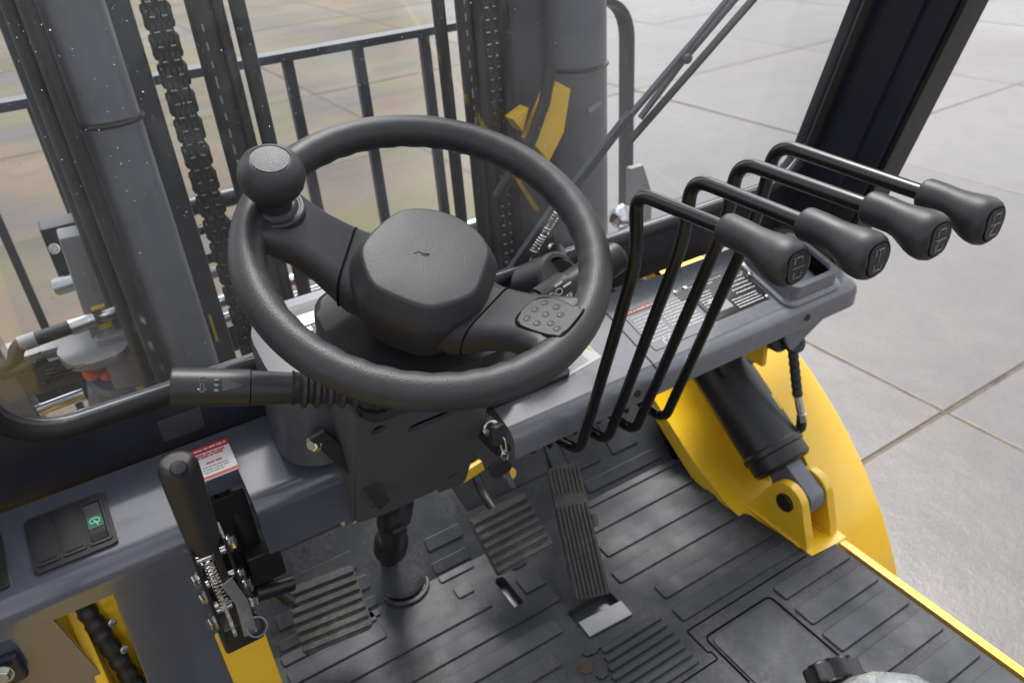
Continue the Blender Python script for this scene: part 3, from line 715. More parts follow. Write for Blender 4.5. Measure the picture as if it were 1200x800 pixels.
# spinner knob
kf = Matrix.Rotation(R(193.5), 4, 'Z') @ Matrix.Translation((.1500, -.003, 0))
kn = lathe('spinner_knob', [(.0165, .004), (.0165, .024), (.0180, .027), (.0245, .031), (.0290, .039), (.0305, .047), (.0295, .055), (.0265, .0615), (.0215, .0660), (.0185, .0672), (.0180, .0664), (.0174, .0664), (.0170, .0674), (.010, .0680), (0, .0682)], kf, M_HUB, sw, 48, True)
lathe('knob_base', [(.0285, -.010), (.0285, .0085), (.0270, .0098), (.0245, .0098), (.0240, .0088), (.0225, .0088), (.0200, .0125), (.0175, .0135)], kf, M_HUB, sw, 44, True)

# ================================================================== stalks
ts = thing('turn_signal_stalk', 'black stalk with washer and arrow symbols left of the steering column', 'stalk', CP(-.1, -.03, -.13))
A, B_ = CP(-.098, -.050, -.125), CP(-.258, .010, -.105)
# axis from column outwards; ends measured in the cab
sdir = (B_ - A).normalized()
sf = axis_frame(A, sdir)
L_ = (B_ - A).length
def bell(b):
    prof = []
    for i in range(9):
        z = (i - 2) * .0125; prof += [(.0155, z), (.0205, z + .003), (.0205, z + .0065), (.0155, z + .0095)]
    prof += [(.0165, .0885), (.018, .091)]
    add_lathe(b, prof, sf @ Matrix.Translation((0, 0, -.030)), 28)
mk(bell, 'bellows', M_SOFT, ts)
lathe('stalk_sleeve', [(.0135, .058), (.0155, .060), (.0160, .072), (.0172, L_ - .074), (.0172, L_ - .072)], sf, M_PLA, ts, 32)
hd = lathe('stalk_end', [(.0165, L_ - .0715), (.0180, L_ - .071), (.0188, L_ - .002), (.0178, L_), (.0160, L_ + .0003), (.0020, L_ + .0004), (.0016, L_ - .002), (0, L_ - .002)], sf, M_PLA, ts, 40)
# symbols on the side of the stalk facing the driver
toC = (Vector((0, 0, 1.12)) - A.lerp(B_, .8)); sy = (toC - sdir * toC.dot(sdir)).normalized()
sy = (sy + sdir.cross(sy) * .12).normalized()
yf = frame(A + sdir * (L_ - .040) + sy * .0187, -sdir, sdir.cross(sy) * 1.0)
if yf.col[2].to_3d().dot(sy) < 0: yf = frame(A + sdir * (L_ - .040) + sy * .0187, -sdir, -sdir.cross(sy))
def sym(b):
    z = .0004
    for i in range(5):
        a = -2 + i; add_prism(b, [(.026, .0002 * a), (.006, .0022 * a - .0004), (.006, .0022 * a + .0004)], yf, -.0006 - abs(a) * .0003, z)
    for i in range(3): add_prism(b, rrect(.004, .0024, .0006, 2, cx=.0005, cy=-.005 + i * .005), yf, -.001, z)
    P = [(-.016, -.004), (-.012, -.007), (-.008, -.004), (-.0105, -.004), (-.0105, .001), (-.0135, .001), (-.0135, -.004)]
    add_tube(b, [yf @ Vector((x, y, .0001)) for x, y in P + P[:1]], .0005, 5)
    P = [(-.0145, .004), (-.0145, .008), (-.0095, .008), (-.0095, .004)]
    add_tube(b, [yf @ Vector((x, y, -.0006)) for x, y in P + P[:1]], .0004, 5)
mk(sym, 'printed_symbols', M_GPLATE, hd, 0)

ls = thing('light_switch_stalk', 'black rotary light stalk marked OFF, right of the column behind the wheel rim', 'stalk', CP(.1, -.03, -.13))
A2, B2 = CP(.07, -.055, -.120), CP(.245, -.028, -.085)
s2 = (B2 - A2).normalized(); f3 = axis_frame(A2, s2); L2 = (B2 - A2).length
lathe('stalk_sleeve', [(.014, 0), (.014, .050), (.017, .058), (.020, .060), (.020, .062)], f3, M_PLA, ls, 32)
h2 = lathe('rotary_switch', [(.020, .0625), (.0228, .064), (.0228, .100), (.0215, .102), (.0190, .103), (.0190, L2 - .035)], f3, M_PLA, ls, 40)
lathe('stalk_end', [(.0185, L2 - .0345), (.0205, L2 - .033), (.0200, L2 - .006), (.016, L2), (0, L2)], f3, M_PLA, ls, 36)
toC = (Vector((0, 0, 1.12)) - A2.lerp(B2, .5)); y2 = (toC - s2 * toC.dot(s2)).normalized()
g2 = frame(A2 + s2 * .082 + y2 * .0229, s2, y2.cross(s2))
def offt(b):
    text_into(b, 'OFF', .0085, g2 @ Matrix.Translation((.004, -.008, -.0012)), .0012)
    for x in (-.010, 0): add_tube(b, [g2 @ Vector((x + .0042 * math.cos(R(a)) - .001, .003 + .0034 * math.sin(R(a)), .0001)) for a in range(0, 361, 40)], .0005, 5)
    bars_into(b, g2, [(.006, .017, .0045), (-.002, .012, .0105)], .0024, .0005)
mk(offt, 'printed_text', M_LABEL, h2, 0)

# ================================================================== hydraulic control levers
lev = [((.502, .722, .403), (.604, .760), (.609, .813), (.480, .818), .396),
       ((.551, .722, .398), (.585, .775), (.578, .825), (.432, .825), .356),
       ((.603, .722, .391), (.576, .779), (.565, .834), (.407, .834), .338),
       ((.661, .722, .387), (.584, .772), (.568, .839), (.393, .835), .327)]
LAB = ['black hydraulic lever nearest the steering wheel, lowest of the four grips', 'black hydraulic lever second from the steering wheel', 'black hydraulic lever third from the steering wheel', 'black hydraulic lever farthest from the wheel, nearest the front pillar']
for i, ((x, by, bz), kk, T, E_, ye) in enumerate(lev):
    lv = thing('control_lever', LAB[i], 'lever', (x, by, bz), None, 'hydraulic control levers on the dashboard')
    path = fillet([(x - .004, .86, .405), (x - .002, .790, .374), (x, by + .003, bz - .012), (x, kk[0], kk[1] - .02), (x, T[0], T[1] + .003), (x, E_[0] - .02, E_[1])], [0, .03, .022, .05, .026, 0], 8)
    tube('lever_rod', path, .0075, M_ROD, lv, 16)
    Ln = E_[0] - ye + .002
    def grip(b):
        rings = []; n = 28
        for s, r, dz, sx in ((0, .0120, 0, 1), (.01, .0150, 0, 1), (.05, .0160, 0, 1), (.25, .0158, -.0003, 1), (.38, .0155, -.0010, 1), (.48, .0162, -.0022, 1), (.58, .0182, -.0042, 1), (.68, .0205, -.0060, 1.01), (.78, .0221, -.0070, 1.02), (.87, .0224, -.0074, 1.02), (.94, .0208, -.0074, 1.01), (.98, .0180, -.0072, 1), (.995, .0140, -.0070, 1)):
            yy = E_[0] - Ln * s; tilt = max(0, s - .5) * .35
            rings.append([Vector((x + r * .96 * sx * math.cos(2 * math.pi * k_ / n), yy - tilt * r * math.sin(2 * math.pi * k_ / n) * .0, E_[1] + dz + r * .96 * math.sin(2 * math.pi * k_ / n))) for k_ in range(n)])
        add_loft(b, rings)
    g = mk(grip, 'grip', M_SOFT, lv, 60)
    cfz = frame((x, E_[0] - Ln * .985, E_[1] - .0072), (1, 0, 0), (0, 0, 1))
    cp_ = mk(lambda b: add_prism(b, rrect(.0235, .0275, .008, 6), cfz, -.004, .0016, .0008), 'grip_cap', M_PLA, lv)
    mk(lambda b: add_tube(b, [cfz @ Vector((px * 1.03, py * 1.03, .0004)) for px, py in rrect(.0235, .0275, .008, 6) + rrect(.0235, .0275, .008, 6)[:1]], .0008, 6), 'cap_groove', M_GAP, lv)
    def pict(b):
        zz = .0018
        for q in (-1, 1):
            add_tube(b, [cfz @ Vector((-.003 * 1, .0095 * q, zz)), cfz @ Vector((.004, .0095 * q, zz)), cfz @ Vector((.004, .005 * q, zz))], .0006, 5)
            add_tube(b, [cfz @ Vector((-.005, .004 * q, zz)), cfz @ Vector((-.005, .010 * q, zz))], .0008, 5)
        if i != 1: add_tube(b, [cfz @ Vector((-.007, 0, zz)), cfz @ Vector((.007, 0, zz))], .0005, 5)
        else: add_tube(b, [cfz @ Vector((0, -.010, zz)), cfz @ Vector((0, .010, zz))], .0005, 5)
        if i > 1: add_tube(b, [cfz @ Vector((-.006, -.002 - .002 * i, zz)), cfz @ Vector((.002, .001, zz))], .0006, 5)
    mk(pict, 'grip_symbol', M_GPLATE, lv)

# ================================================================== pedals
def pad_pedal(name, label, c, rot, w_, d_, ribs, arm, group):
    p = thing(name, label, 'pedal', c, rot, group)
    box('pedal_plate', (0, 0, -.006), (w_, d_, .010), M_BLK, p, .004, keep=True)
    prism('pedal_pad', rrect(w_ + .004, d_ + .004, .009), Matrix(), -.001, .004, M_PEDAL, p, .002, True)
    for i in range(ribs):
        y = -d_ / 2 + (i + .5) * d_ / ribs
        mk(lambda b: add_loft(b, [[Vector((xx, y + yy, zz)) for yy, zz in ((-.006, .003), (-.0035, .0085), (.0035, .0085), (.006, .003))] for xx in (-w_ / 2 + .0, -w_ / 2 + .002, w_ / 2 - .002, w_ / 2)]), 'tread_rib', M_PEDAL, p, 30, True)
    inv = (Matrix.Translation(c) @ rot.to_4x4()).inverted()
    mk(lambda b: add_tube(b, fillet([inv @ Vector(q) for q in arm], .03), .009, 10), 'pedal_arm', M_BLK, p, 50, True)
    return p
rb = Matrix.Rotation(R(1), 3, 'Z') @ Matrix.Rotation(R(34), 3, 'X')
bp_ = pad_pedal('brake_pedal', 'square ribbed brake pedal between steering shaft and accelerator', (.457, .876, .128), rb, .112, .104, 7, [(.457, .90, .13), (.46, .99, .15), (.46, 1.06, .33)], 'floor pedals')
rb2 = Matrix.Rotation(R(-6), 3, 'Z') @ Matrix.Rotation(R(30), 3, 'X')
pad_pedal('inching_pedal', 'ribbed clutch-side pedal under the parking brake, leftmost of the pedals', (.134, .905, .128), rb2, .108, .104, 7, [(.10, .93, .13), (.05, .96, .20), (.045, .97, .36)], 'floor pedals')
P0, P1 = Vector((.545, .765, .022)), Vector((.602, .925, .165))
ay = (P1 - P0).normalized(); ax = (Vector((1, -.33, 0)) - ay * Vector((1, -.33, 0)).dot(ay)).normalized(); az = ax.cross(ay)
ar = Matrix((ax, ay, az)).transposed()
ac = thing('accelerator_pedal', 'long narrow accelerator pedal with lengthwise ribs, right of the brake pedal', 'pedal', P0, ar, 'floor pedals')
AL = (P1 - P0).length
prism('pedal_plate', [(-.032, -.006), (.032, -.006), (.030, AL), (.022, AL + .006), (-.022, AL + .006), (-.030, AL)], Matrix(), -.008, .004, M_PEDAL, ac, .002, True)
for i in range(8):
    x = -.0265 + i * .00757
    mk(lambda b: [add_loft(b, [[Vector((x + xx, yy, zz)) for xx, zz in ((-.0028, .003), (-.0017, .0075), (.0017, .0075), (.0028, .003))] for yy in (y0, y0 + .001, y1 - .001, y1)]) for y0, y1 in ((-.004, AL * .70), (AL * .80, AL))], 'tread_rib', M_PEDAL, ac, 30, True)
box('pedal_side_tab', (.036, AL * .55, -.001), (.010, .022, .010), M_PEDAL, ac, .002, keep=True)
mk(lambda b: add_box(b, (0, .02, -.010), (.050, .03, .012), .003), 'hinge', M_BLK, ac, 38, True)
mk(lambda b: add_tube(b, [Vector((-.005, AL * .6, -.008)), Vector((-.005, AL * .72, -.11))], .008), 'push_rod', M_BLK, ac, 38, True)

# ================================================================== floor mat
mat_t = thing('floor_mat', 'black ribbed rubber floor mat with worn footprints and cut-outs', 'floor mat', (.5, .6, 0))
FZ = frame((0, 0, 0), (1, 0, 0), (0, 1, 0))
mp = [(.995, -.2), (.995, .618), (.936, .618), (.926, .76), (.90, .80), (.918, .975), (.032, .975), (.032, .70), (.032, -.2)]
base = prism('mat_sheet', mp, FZ, -.012, .0, M_MATG, mat_t, .002)
mti = Matrix.Translation((.5, .6, 0)).inverted()
cut(base, [cutter(lambda b: add_prism(b, rrect(.090, .050, .006, cx=.541, cy=.748), mti, -.03, .03)),
           cutter(lambda b: add_prism(b, rrect(.020, .085, .009, cx=.438, cy=.866), mti, -.03, .03)),
           cutter(lambda b: add_prism(b, circle(.040, 28, .286, 1.0), mti, -.03, .03))])
# toe part, sloping up
toe = frame((0, .975, -.012), (1, 0, 0), Vector((0, 1, .85)))
mk(lambda b: add_prism(b, [(.915, .0), (.93, .16), (.66, .17), (.655, .09), (.45, .09), (.44, .17), (.10, .19), (.04, .10), (.032, .0)], toe, .0, .010, .002), 'mat_toe_sheet', M_MATG, mat_t)
def rib(x0, x1, y0, y1, fr=FZ, h=.0040, r=.004, name='rib', sk=0):
    def fn(b):
        P = rrect(x1 - x0, y1 - y0, r, 2, (x0 + x1) / 2, (y0 + y1) / 2)
        if sk: P = [(x + (sk if x < (x0 + x1) / 2 else 0) * (y - y0) / (y1 - y0), y) for x, y in P]
        add_prism(b, P, fr, -.001, h, .0012, 1)
    return mk(fn, name, M_MAT, mat_t, 15)
for x0, x1, y0, y1 in ((.612, .915, .955, .972), (.625, .915, .893, .927), (.632, .912, .830, .860), (.612, .895, .768, .798), (.655, .920, .696, .728), (.648, .928, .643, .673),
                       (.822, .990, .577, .608), (.818, .988, .516, .556), (.815, .986, .455, .497), (.812, .985, .392, .436), (.812, .985, .33, .374), (.812, .985, .26, .31)):
    rib(x0, x1, y0, y1)
# hatch cover and its surround
rib(.660, .797, .36, .592, name='hatch_cover', h=.003, r=.012)
mk(lambda b: add_tube(b, fillet([(.655, .50, .001), (.655, .600, .001), (.806, .600, .001), (.806, .33, .001)], .012, 4), .0018, 6), 'hatch_groove', M_GAP, mat_t)
mk(lambda b: add_tube(b, fillet([(.48, .558, .0005), (.645, .558, .0005), (.645, .575, .0005), (.640, .575, .0005), (.640, .626, .0005), (.93, .626, .0005)], .004, 3), .0014, 6), 'mat_seam', M_GAP, mat_t)
for i in range(7): rib(.500 - .006 * i, .622 - .001 * i, .668 - i * .0165, .679 - i * .0165, h=.0045, r=.003)
rib(.665, .685, .47, .49)
for x0, x1, y0, y1 in ((.050, .398, .858, .890), (.045, .215, .905, .935), (.045, .215, .948, .970), (.355, .388, .905, .932), (.050, .505, .800, .832), (.05, .470, .742, .775), (.05, .430, .690, .722), (.05, .44, .63, .66), (.05, .44, .57, .60),
                       (.345, .415, .955, .972), (.340, .410, .985 - .02, .972), (.460, .505, .845, .885), (.100, .225, .955, .970), (.470, .50, .905, .93)):
    if y1 > y0 + .008: rib(x0, x1, y0, y1)
for x0, x1, y0, y1 in ((.345, .420, .012, .034), (.350, .425, .055, .080), (.05, .23, .012, .030), (.06, .23, .045, .070), (.08, .22, .085, .12), (.70, .90, .02, .045), (.69, .76, .07, .14), (.79, .86, .07, .14), (.47, .53, .015, .04), (.47, .53, .055, .08)):
    rib(x0, x1, y0, y1, toe @ Matrix.Translation((0, 0, .010)), .003)
# raised ring round the steering shaft, bright steel plate in the accelerator cut-out
mk(lambda b: add_tube(b, [(.286 + .042 * math.cos(R(a)), 1.0 - .014 + .040 * math.sin(R(a)), .004 + max(0, .046 * math.sin(R(a)) * .4)) for a in range(0, 361, 12)], .0035, 8), 'shaft_ring', M_MAT, mat_t)
box('heel_plate', (.543, .722, .0035), (.088, .034, .0025), M_FORKG, body, .001, Matrix.Rotation(R(-3), 3, 'Z'))
# torn patch showing rusty dirt
tr = random.Random(11)
def torn(cx, cy, ax, ay, n=30): return [(cx + ax * math.cos(2 * math.pi * q / n) * (q_ := tr.uniform(.78, 1.08)), cy + ay * math.sin(2 * math.pi * q / n) * q_) for q in range(n)]
prism('torn_patch', torn(.462, .668, .014, .018), FZ, .0004, .0012, M_BROWN, mat_t)
prism('torn_edge', torn(.487, .686, .018, .009), FZ, .0006, .0034, M_MATG, mat_t)
prism('torn_edge', torn(.474, .640, .012, .008), FZ, .0006, .0030, M_MATG, mat_t)

# ================================================================== parking brake
hb = thing('parking_brake', 'black parking brake lever with ratchet, standing in the notch of the left dashboard', 'brake lever', (.0, .76, .36))
gt, gb = Vector((.002, .700, .640)), Vector((.000, .742, .487)); gd = (gt - gb).normalized()
gfr = axis_frame(gb, gd); GLn = (gt - gb).length
def hg(b):
    rings = []
    for s, r in ((-.02, .012), (.0, .0145), (.06, .0165), (.3, .0175), (.8, .0182), (.93, .0180), (.98, .0155), (1.0, .010)):
        rings.append([gfr @ Vector((r * math.cos(2 * math.pi * k_ / 24) * .92, r * 1.08 * math.sin(2 * math.pi * k_ / 24), s * GLn)) for k_ in range(24)])
    add_loft(b, rings)
mk(hg, 'hand_grip', M_SOFT, hb, 60)
lathe('release_button', [(.0085, -.004), (.0085, .006), (.0070, .009), (0, .010)], axis_frame(gt - gd * .012 + Vector((.0, -.010, .004)), gd + Vector((0, -.5, .25))), M_SOFT, hb, 24)
for x, sk in ((-.016, -.004), (.020, .004)):
    prism('side_plate', [(.728, .50), (.752, .505), (.800, .40), (.812, .335), (.790, .300), (.752, .325), (.733, .42)], YZ(), x - .0018, x + .0018, M_BLK, hb, .0005)
prism('lever_arm', [(.735, .51), (.752, .51), (.775, .42), (.768, .34), (.745, .34), (.738, .42)], YZ(), .004, .012, M_BLK, hb, .001)
def ratchet(b):
    P = []
    for i in range(14):
        a = R(166 - i * 6); P += [(.775 + .075 * math.cos(a), .36 + .075 * math.sin(a)), (.775 + .083 * math.cos(a - R(4)), .36 + .083 * math.sin(a - R(4)))]
    for i in range(10): a = R(92 + i * 8); P.append((.775 + .050 * math.cos(a), .36 + .050 * math.sin(a)))
    add_prism(b, P, YZ(), -.006, -.002)
mk(ratchet, 'ratchet_plate', M_STEEL, hb)
for i, (y, z) in enumerate(((.748, .468), (.752, .425), (.745, .395), (.760, .372))):
    mk(lambda b: add_tube(b, [(-.016, y, z), (.022, y, z)], .005, 12), 'cross_pin', M_STEEL, hb)
def spring(b):
    pts = [];A_, E2 = Vector((-.004, .742, .47)), Vector((-.002, .742, .39)); d = (E2 - A_)
    for i in range(140):
        a = i * .62; pts.append(A_ + d * (i / 140) + Vector((.007 * math.cos(a), .007 * math.sin(a), 0)))
    add_tube(b, pts, .0012, 5)
mk(spring, 'return_spring', M_STEEL, hb)
mk(lambda b: add_prism(b, [(-.008, .0), (.008, .0), (.010, .05), (.002, .09), (-.012, .085), (-.004, .05)], frame((.012, .728, .345), (1, 0, 0), (0, .1, 1)), -.002, .002, .0005), 'brake_link', M_STEEL, hb)
lathe('cable_cup', [(.010, .0), (.012, .002), (.0125, .022), (.0108, .0225), (.0100, -.02), (0, -.02)], axis_frame((.018, .742, .338), (.15, -.75, .65)), M_MAST, hb, 24)
for p, r_ in (((.024, .746, .475), .008), ((.024, .755, .415), .006), ((.026, .775, .375), .009), ((.026, .768, .348), .010), ((-.020, .735, .455), .007), ((-.020, .75, .41), .007), ((-.020, .765, .352), .009)):
    bolt('bolt', p, (1 if p[0] > 0 else -1, -.25, .1), r_, M_STEEL, hb)
box('mounting_foot', (.003, .782, .315), (.05, .05, .04), M_BLK, hb, .004)
box('pedal_bracket', (.060, .845, .345), (.045, .05, .05), M_BLK, hb, .004)
mk(lambda b: add_tube(b, [(.035, .82, .31), (.085, .83, .29)], .011, 14), 'pivot_shaft', M_BLK, hb)
# black conduit in the notch behind the lever
mk(lambda b: add_tube(b, fillet([(.03, .90, .47), (.045, .86, .44), (.05, .85, .38), (.055, .88, .30)], .03), .012), 'brake_cable', M_HOSE, hb)
# corrugated hose at the lower left
cb = thing('wiring_conduit', 'black taped wiring conduit between yellow plates under the left dashboard', 'conduit', (-.12, .82, .2))
def cond(b):
    P = fillet([(-.150, .835, .44), (-.143, .820, .38), (-.135, .810, .30), (-.128, .80, .20), (-.12, .79, .05)], .04, 10)
    n = 70; Q = []; rr = []
    for i in range(n):
        t = i / (n - 1) * (len(P) - 1); a = int(min(t, len(P) - 2)); Q.append(P[a].lerp(P[a + 1], t - a)); rr.append(.0105 + (.0012 if i % 6 < 3 else -.0006))
    add_tube(b, Q, rr, 14)
mk(cond, 'conduit', M_HOSE, cb)
for z, y in ((.375, .815), (.335, .806)): lathe('cable_clip', [(.005, 0), (.005, .005), (0, .006)], axis_frame((-.126, y, z), (.3, -1, .3)), M_STEEL, cb, 12)

# ================================================================== ignition key
ik = thing('ignition_key', 'ignition key with black tag hanging from a ring below the wheel rim', 'key', (.365, .70, .50))
ky = .712
lathe('lock_barrel', [(.012, 0), (.012, .012), (.009, .014), (0, .014)], axis_frame((.368, ky + .03, .490), (-.1, -1, .1)), M_STEEL, body, 20)
mk(lambda b: add_prism(b, rrect(.026, .030, .010, 5), frame((.364, ky - .004, .497), (1, .3, 0), (.1, 0, 1)), -.004, .004, .0015), 'key_head', M_PLA, ik)
mk(lambda b: add_box(b, (.367, ky + .014, .492), (.003, .03, .008), .0005), 'key_blade', M_STEEL, ik)
mk(lambda b: add_tube(b, [(.366 + .004 * math.sin(a * .5), ky - .008 + .004 * math.cos(a), .478 + .014 * math.sin(a)) for a in [i * math.pi / 12 for i in range(25)]], .0011, 6), 'key_ring', M_STEEL, ik)
mk(lambda b: add_tube(b, [(.370 + .005 * math.cos(a), ky - .006, .460 + .008 * math.sin(a)) for a in [i * math.pi / 8 for i in range(17)]], .0010, 6), 'key_ring', M_STEEL, ik)
mk(lambda b: add_prism(b, rrect(.030, .024, .008, 5), frame((.362, ky - .004, .442), (1, -.2, .35), (-.3, 0, 1)), -.003, .003, .001), 'spare_key_head', M_PLA, ik)
mk(lambda b: add_prism(b, [(-.004, 0), (.004, 0), (.004, -.036), (.002, -.040), (.0, -.036), (-.002, -.033), (-.004, -.034)], frame((.370, ky - .004, .434), (1, 0, .25), (-.25, 0, 1)), -.001, .001, .0003), 'spare_key_blade', M_STEEL, ik)

# ================================================================== tilt cylinder
tcx = .980; PY, PZ = .694, .076
ca = Vector((0, .224, .158)).normalized(); up = Vector((1, 0, 0)).cross(ca)
if up.z < 0: up = -up
tcy = thing('tilt_cylinder', 'black hydraulic tilt cylinder pinned to the yellow bracket beside the mat', 'cylinder', (tcx, PY, PZ))
PP = lambda s, h=0, x=0: Vector((tcx + x, PY, PZ)) + ca * s + up * h
tf2 = axis_frame(PP(0), ca)
lathe('barrel', [(.030, .054), (.052, .056), (.058, .062), (.058, .085), (.0615, .088), (.0615, .098), (.058, .101), (.058, .34)], tf2, M_BLK, tcy, 48)
def eye(b):
    P = [(.062, .030), (.062, -.030)]
    for a in range(250, 109, -14): P.append((.039 * math.cos(R(a)), .039 * math.sin(R(a))))
    add_prism(b, P, frame(PP(0), ca, up), -.019, .019, .004)
mk(eye, 'rod_eye', M_MAST, tcy)
mk(lambda b: add_lathe(b, [(.017, -.048), (.0185, -.046), (.0185, .042), (.017, .044), (0, .044)], frame((tcx, PY, PZ), (0, 1, 0), (0, 0, 1)), 24), 'pin', M_BLK, tcy)
mk(lambda b: add_box(b, PP(.30, .035), (.085, .10, .035), .003, Matrix((Vector((1, 0, 0)), ca, up)).transposed()), 'end_bracket', M_BLK, tcy)
mk(lambda b: add_tube(b, [Vector((1.032, .773, .234)), Vector((1.032, .758, .196))], .0075, 16), 'hose_fitting', M_STEEL, tcy)
mk(lambda b: add_lathe(b, [(.0095, 0), (.0095, .014), (.008, .016)], axis_frame((1.032, .758, .198), (-.05, -.3, -1)), 6), 'hose_nut', M_STEEL, tcy)
mk(lambda b: add_tube(b, fillet([(1.032, .756, .188), (1.031, .752, .166), (1.012, .766, .160)], .010), .0095, 14), 'hose_elbow', M_BLK, tcy)
mk(lambda b: add_box(b, PP(.165, .046, .028), (.020, .035, .010), .002, Matrix((Vector((1, 0, 0)), ca, up)).transposed()), 'yellow_clip', M_YEL, tcy)

# ================================================================== windscreen wiper
wp = thing('windscreen_wiper', 'grey wiper arm with spring and blade resting on the right of the windscreen', 'wiper', WP(.54, .57, -.02))
def wline(p, q, off): return WP(*p, -off), WP(*q, -off)
def flat_bar(b, p, q, w0, w1, off0, off1):
    a, c_ = WP(*p, -.006), WP(*q, -.006); d = (c_ - a).normalized(); sd_ = d.cross(WN).normalized(); rings = []
    for pt, w_ in ((a, w0), (c_, w1)):
        rings.append([pt + sd_ * s * w_ / 2 - WN * o_ for s, o_ in ((-1, off0), (1, off0), (1, off1), (.6, off1 + .003), (-.6, off1 + .003), (-1, off1))])
    add_loft(b, rings)
mk(lambda b: flat_bar(b, (.536, .562), (.625, .690), .028, .024, .012, .020), 'arm_base', M_MAST2, wp)
mk(lambda b: flat_bar(b, (.618, .680), (.715, .796), .017, .012, .010, .018), 'arm_channel', M_MAST2, wp)
mk(lambda b: flat_bar(b, (.710, .788), (.800, .880), .008, .007, .010, .015), 'arm_rod', M_MAST2, wp)
mk(lambda b: flat_bar(b, (.795, .876), (1.00, 1.10), .0055, .005, .010, .014), 'arm_tip', M_MAST2, wp)
lathe('pivot_rivet', [(.006, 0), (.005, .003), (0, .004)], axis_frame(WP(.546, .578, -.012), WN), M_STEEL, wp, 14)
def wspr(b):
    A_, E2 = WP(.565, .612, -.008), WP(.612, .692, -.008); d = E2 - A_; n = d.normalized(); x_ = n.orthogonal().normalized(); y_ = n.cross(x_)
    add_tube(b, [A_ + d * (i / 240) + (x_ * math.cos(i * .55) + y_ * math.sin(i * .55)) * .0050 for i in range(241)], .0014, 5)
mk(wspr, 'arm_spring', M_STEEL, wp)
mk(lambda b: add_tube(b, [WP(.560, .588, -.008), WP(.566, .598, -.012), WP(.565, .612, -.008)], .0014, 5), 'spring_hook', M_STEEL, wp)
mk(lambda b: flat_bar(b, (.717, .757), (1.03, 1.07), .0065, .0065, .001, .008), 'blade_rubber', M_GASK, wp)
mk(lambda b: (flat_bar(b, (.735, .784), (.79, .856), .006, .008, .010, .015), flat_bar(b, (.79, .856), (.93, 1.00), .008, .006, .010, .016)), 'blade_bridge', M_MAST2, wp)
lathe('blade_joint', [(.008, 0), (.007, .006), (0, .007)], axis_frame(WP(.792, .864, -.015), WN), M_MAST2, wp, 12)

# ================================================================== mast
MY = 1.20
mt = thing('mast', 'charcoal forklift mast with lift cylinders, chains and hoses behind the windscreen', 'mast', (.458, MY, GZ))
Z0, Z1 = -.45, 2.2
ZF = lambda x, y: frame((x, y, 0), (1, 0, 0), (0, 1, 0))
def rail(name, x0, x1, y0, y1, m): return box(name, ((x0 + x1) / 2, (y0 + y1) / 2, (Z0 + Z1) / 2), (x1 - x0, y1 - y0, Z1 - Z0), m, mt, .004)
lathe('lift_cylinder', [(.040, Z0), (.040, Z1)], ZF(.076, MY), M_MAST, mt, 40)
rail('mast_rail', .094, .149, MY + .030, MY + .15, M_MAST2); rail('mast_rail', -.01, .10, MY + .05, MY + .16, M_MAST2)
for z in (.40, .86): mk(lambda b: add_tube(b, [(.076 + .041 * math.cos(R(a)), MY - .041 * math.sin(R(a)), z) for a in range(-20, 201, 10)], .0042, 6), 'cable_tie', M_BLK, mt)
tube('hydraulic_hose', [(.008, MY - .005, Z0), (.010, MY - .005, 1.4), (.0, MY, Z1)], .0105, M_HOSE, mt, 14)
tube('hydraulic_hose', [(.028, MY - .028, Z0), (.026, MY - .026, 1.4), (.02, MY, Z1)], .0105, M_HOSE, mt, 14)
lathe('lift_cylinder', [(.056, Z0), (.056, Z1)], ZF(.847, MY), M_MAST, mt, 44)
rail('mast_rail', .705, .800, MY + .010, MY + .13, M_MAST2); rail('mast_rail', .80, .912, MY + .05, MY + .16, M_MAST2)
mk(lambda b: add_tube(b, [(.847 + .057 * math.cos(R(a)), MY - .057 * math.sin(R(a)), .80) for a in range(-20, 201, 10)], .0035, 6), 'cable_tie', M_BLK, mt)
rail('wear_strip', .905, .916, MY + .02, MY + .05, M_BLK)
for x, r_, dy in ((.227, .0165, 0), (.253, .010, .01), (.279, .0115, .0), (.586, .0105, .0), (.629, .013, .0), (.650, .010, -.005), (.697, .010, -.01)):
    tube('hydraulic_hose', [(x, MY + dy, Z0), (x, MY + dy, Z1)], r_, M_HOSE, mt, 14)
def hprint(b):
    for i in range(10):
        z = .74 + i * .024
        add_box(b, (.223, MY - .0166, z), (.0024, .0008, random.uniform(.008, .018)))
        add_box(b, (.626, MY - .0131, z - .02), (.0024, .0008, random.uniform(.006, .016)))
mk(hprint, 'hose_print', M_FORKG, mt, 0)
# two leaf chains
def link_mesh(n, off):
    b = bmesh.new()
    for i in range(n): add_prism(b, rrect(.018, .0335, .0085, 3), frame((off + i * .0074, 0, 0), (0, 1, 0), (0, 0, 1)), -.0035, .0035, .0009, 1)
    for z in (-.0095, .0095): add_tube(b, [(-.0195, 0, z), (.0195, 0, z)], .0036, 8)
    k = len(b.faces)
    for x in (-.008, .008): add_box(b, (x, -.0092, .0), (.007, .0012, .0022))
    b.faces.ensure_lookup_table()
    for f_ in b.faces[k:]: f_.material_index = 1
    o = finish(b, 'link', M_CHAIN, None, 40); o.data.materials.append(M_STEEL); me = o.data; bpy.data.objects.remove(o); return me
lme, lme1 = link_mesh(5, -.0148), link_mesh(4, -.0111)
for cx in (.173, .676):
    ch = bpy.data.objects.new('lift_chain', None); C.objects.link(ch); ch.parent = mt; ch.location = Vector((cx, MY + .002, 0)) - Vector((.458, MY, GZ)); ch.empty_display_size = .02
    for i in range(56):
        o = bpy.data.objects.new('link', lme if i % 2 else lme1); C.objects.link(o); o.parent = ch; o.location = (0, 0, .16 + i * .019); o.rotation_euler.z = random.uniform(-.02, .02)
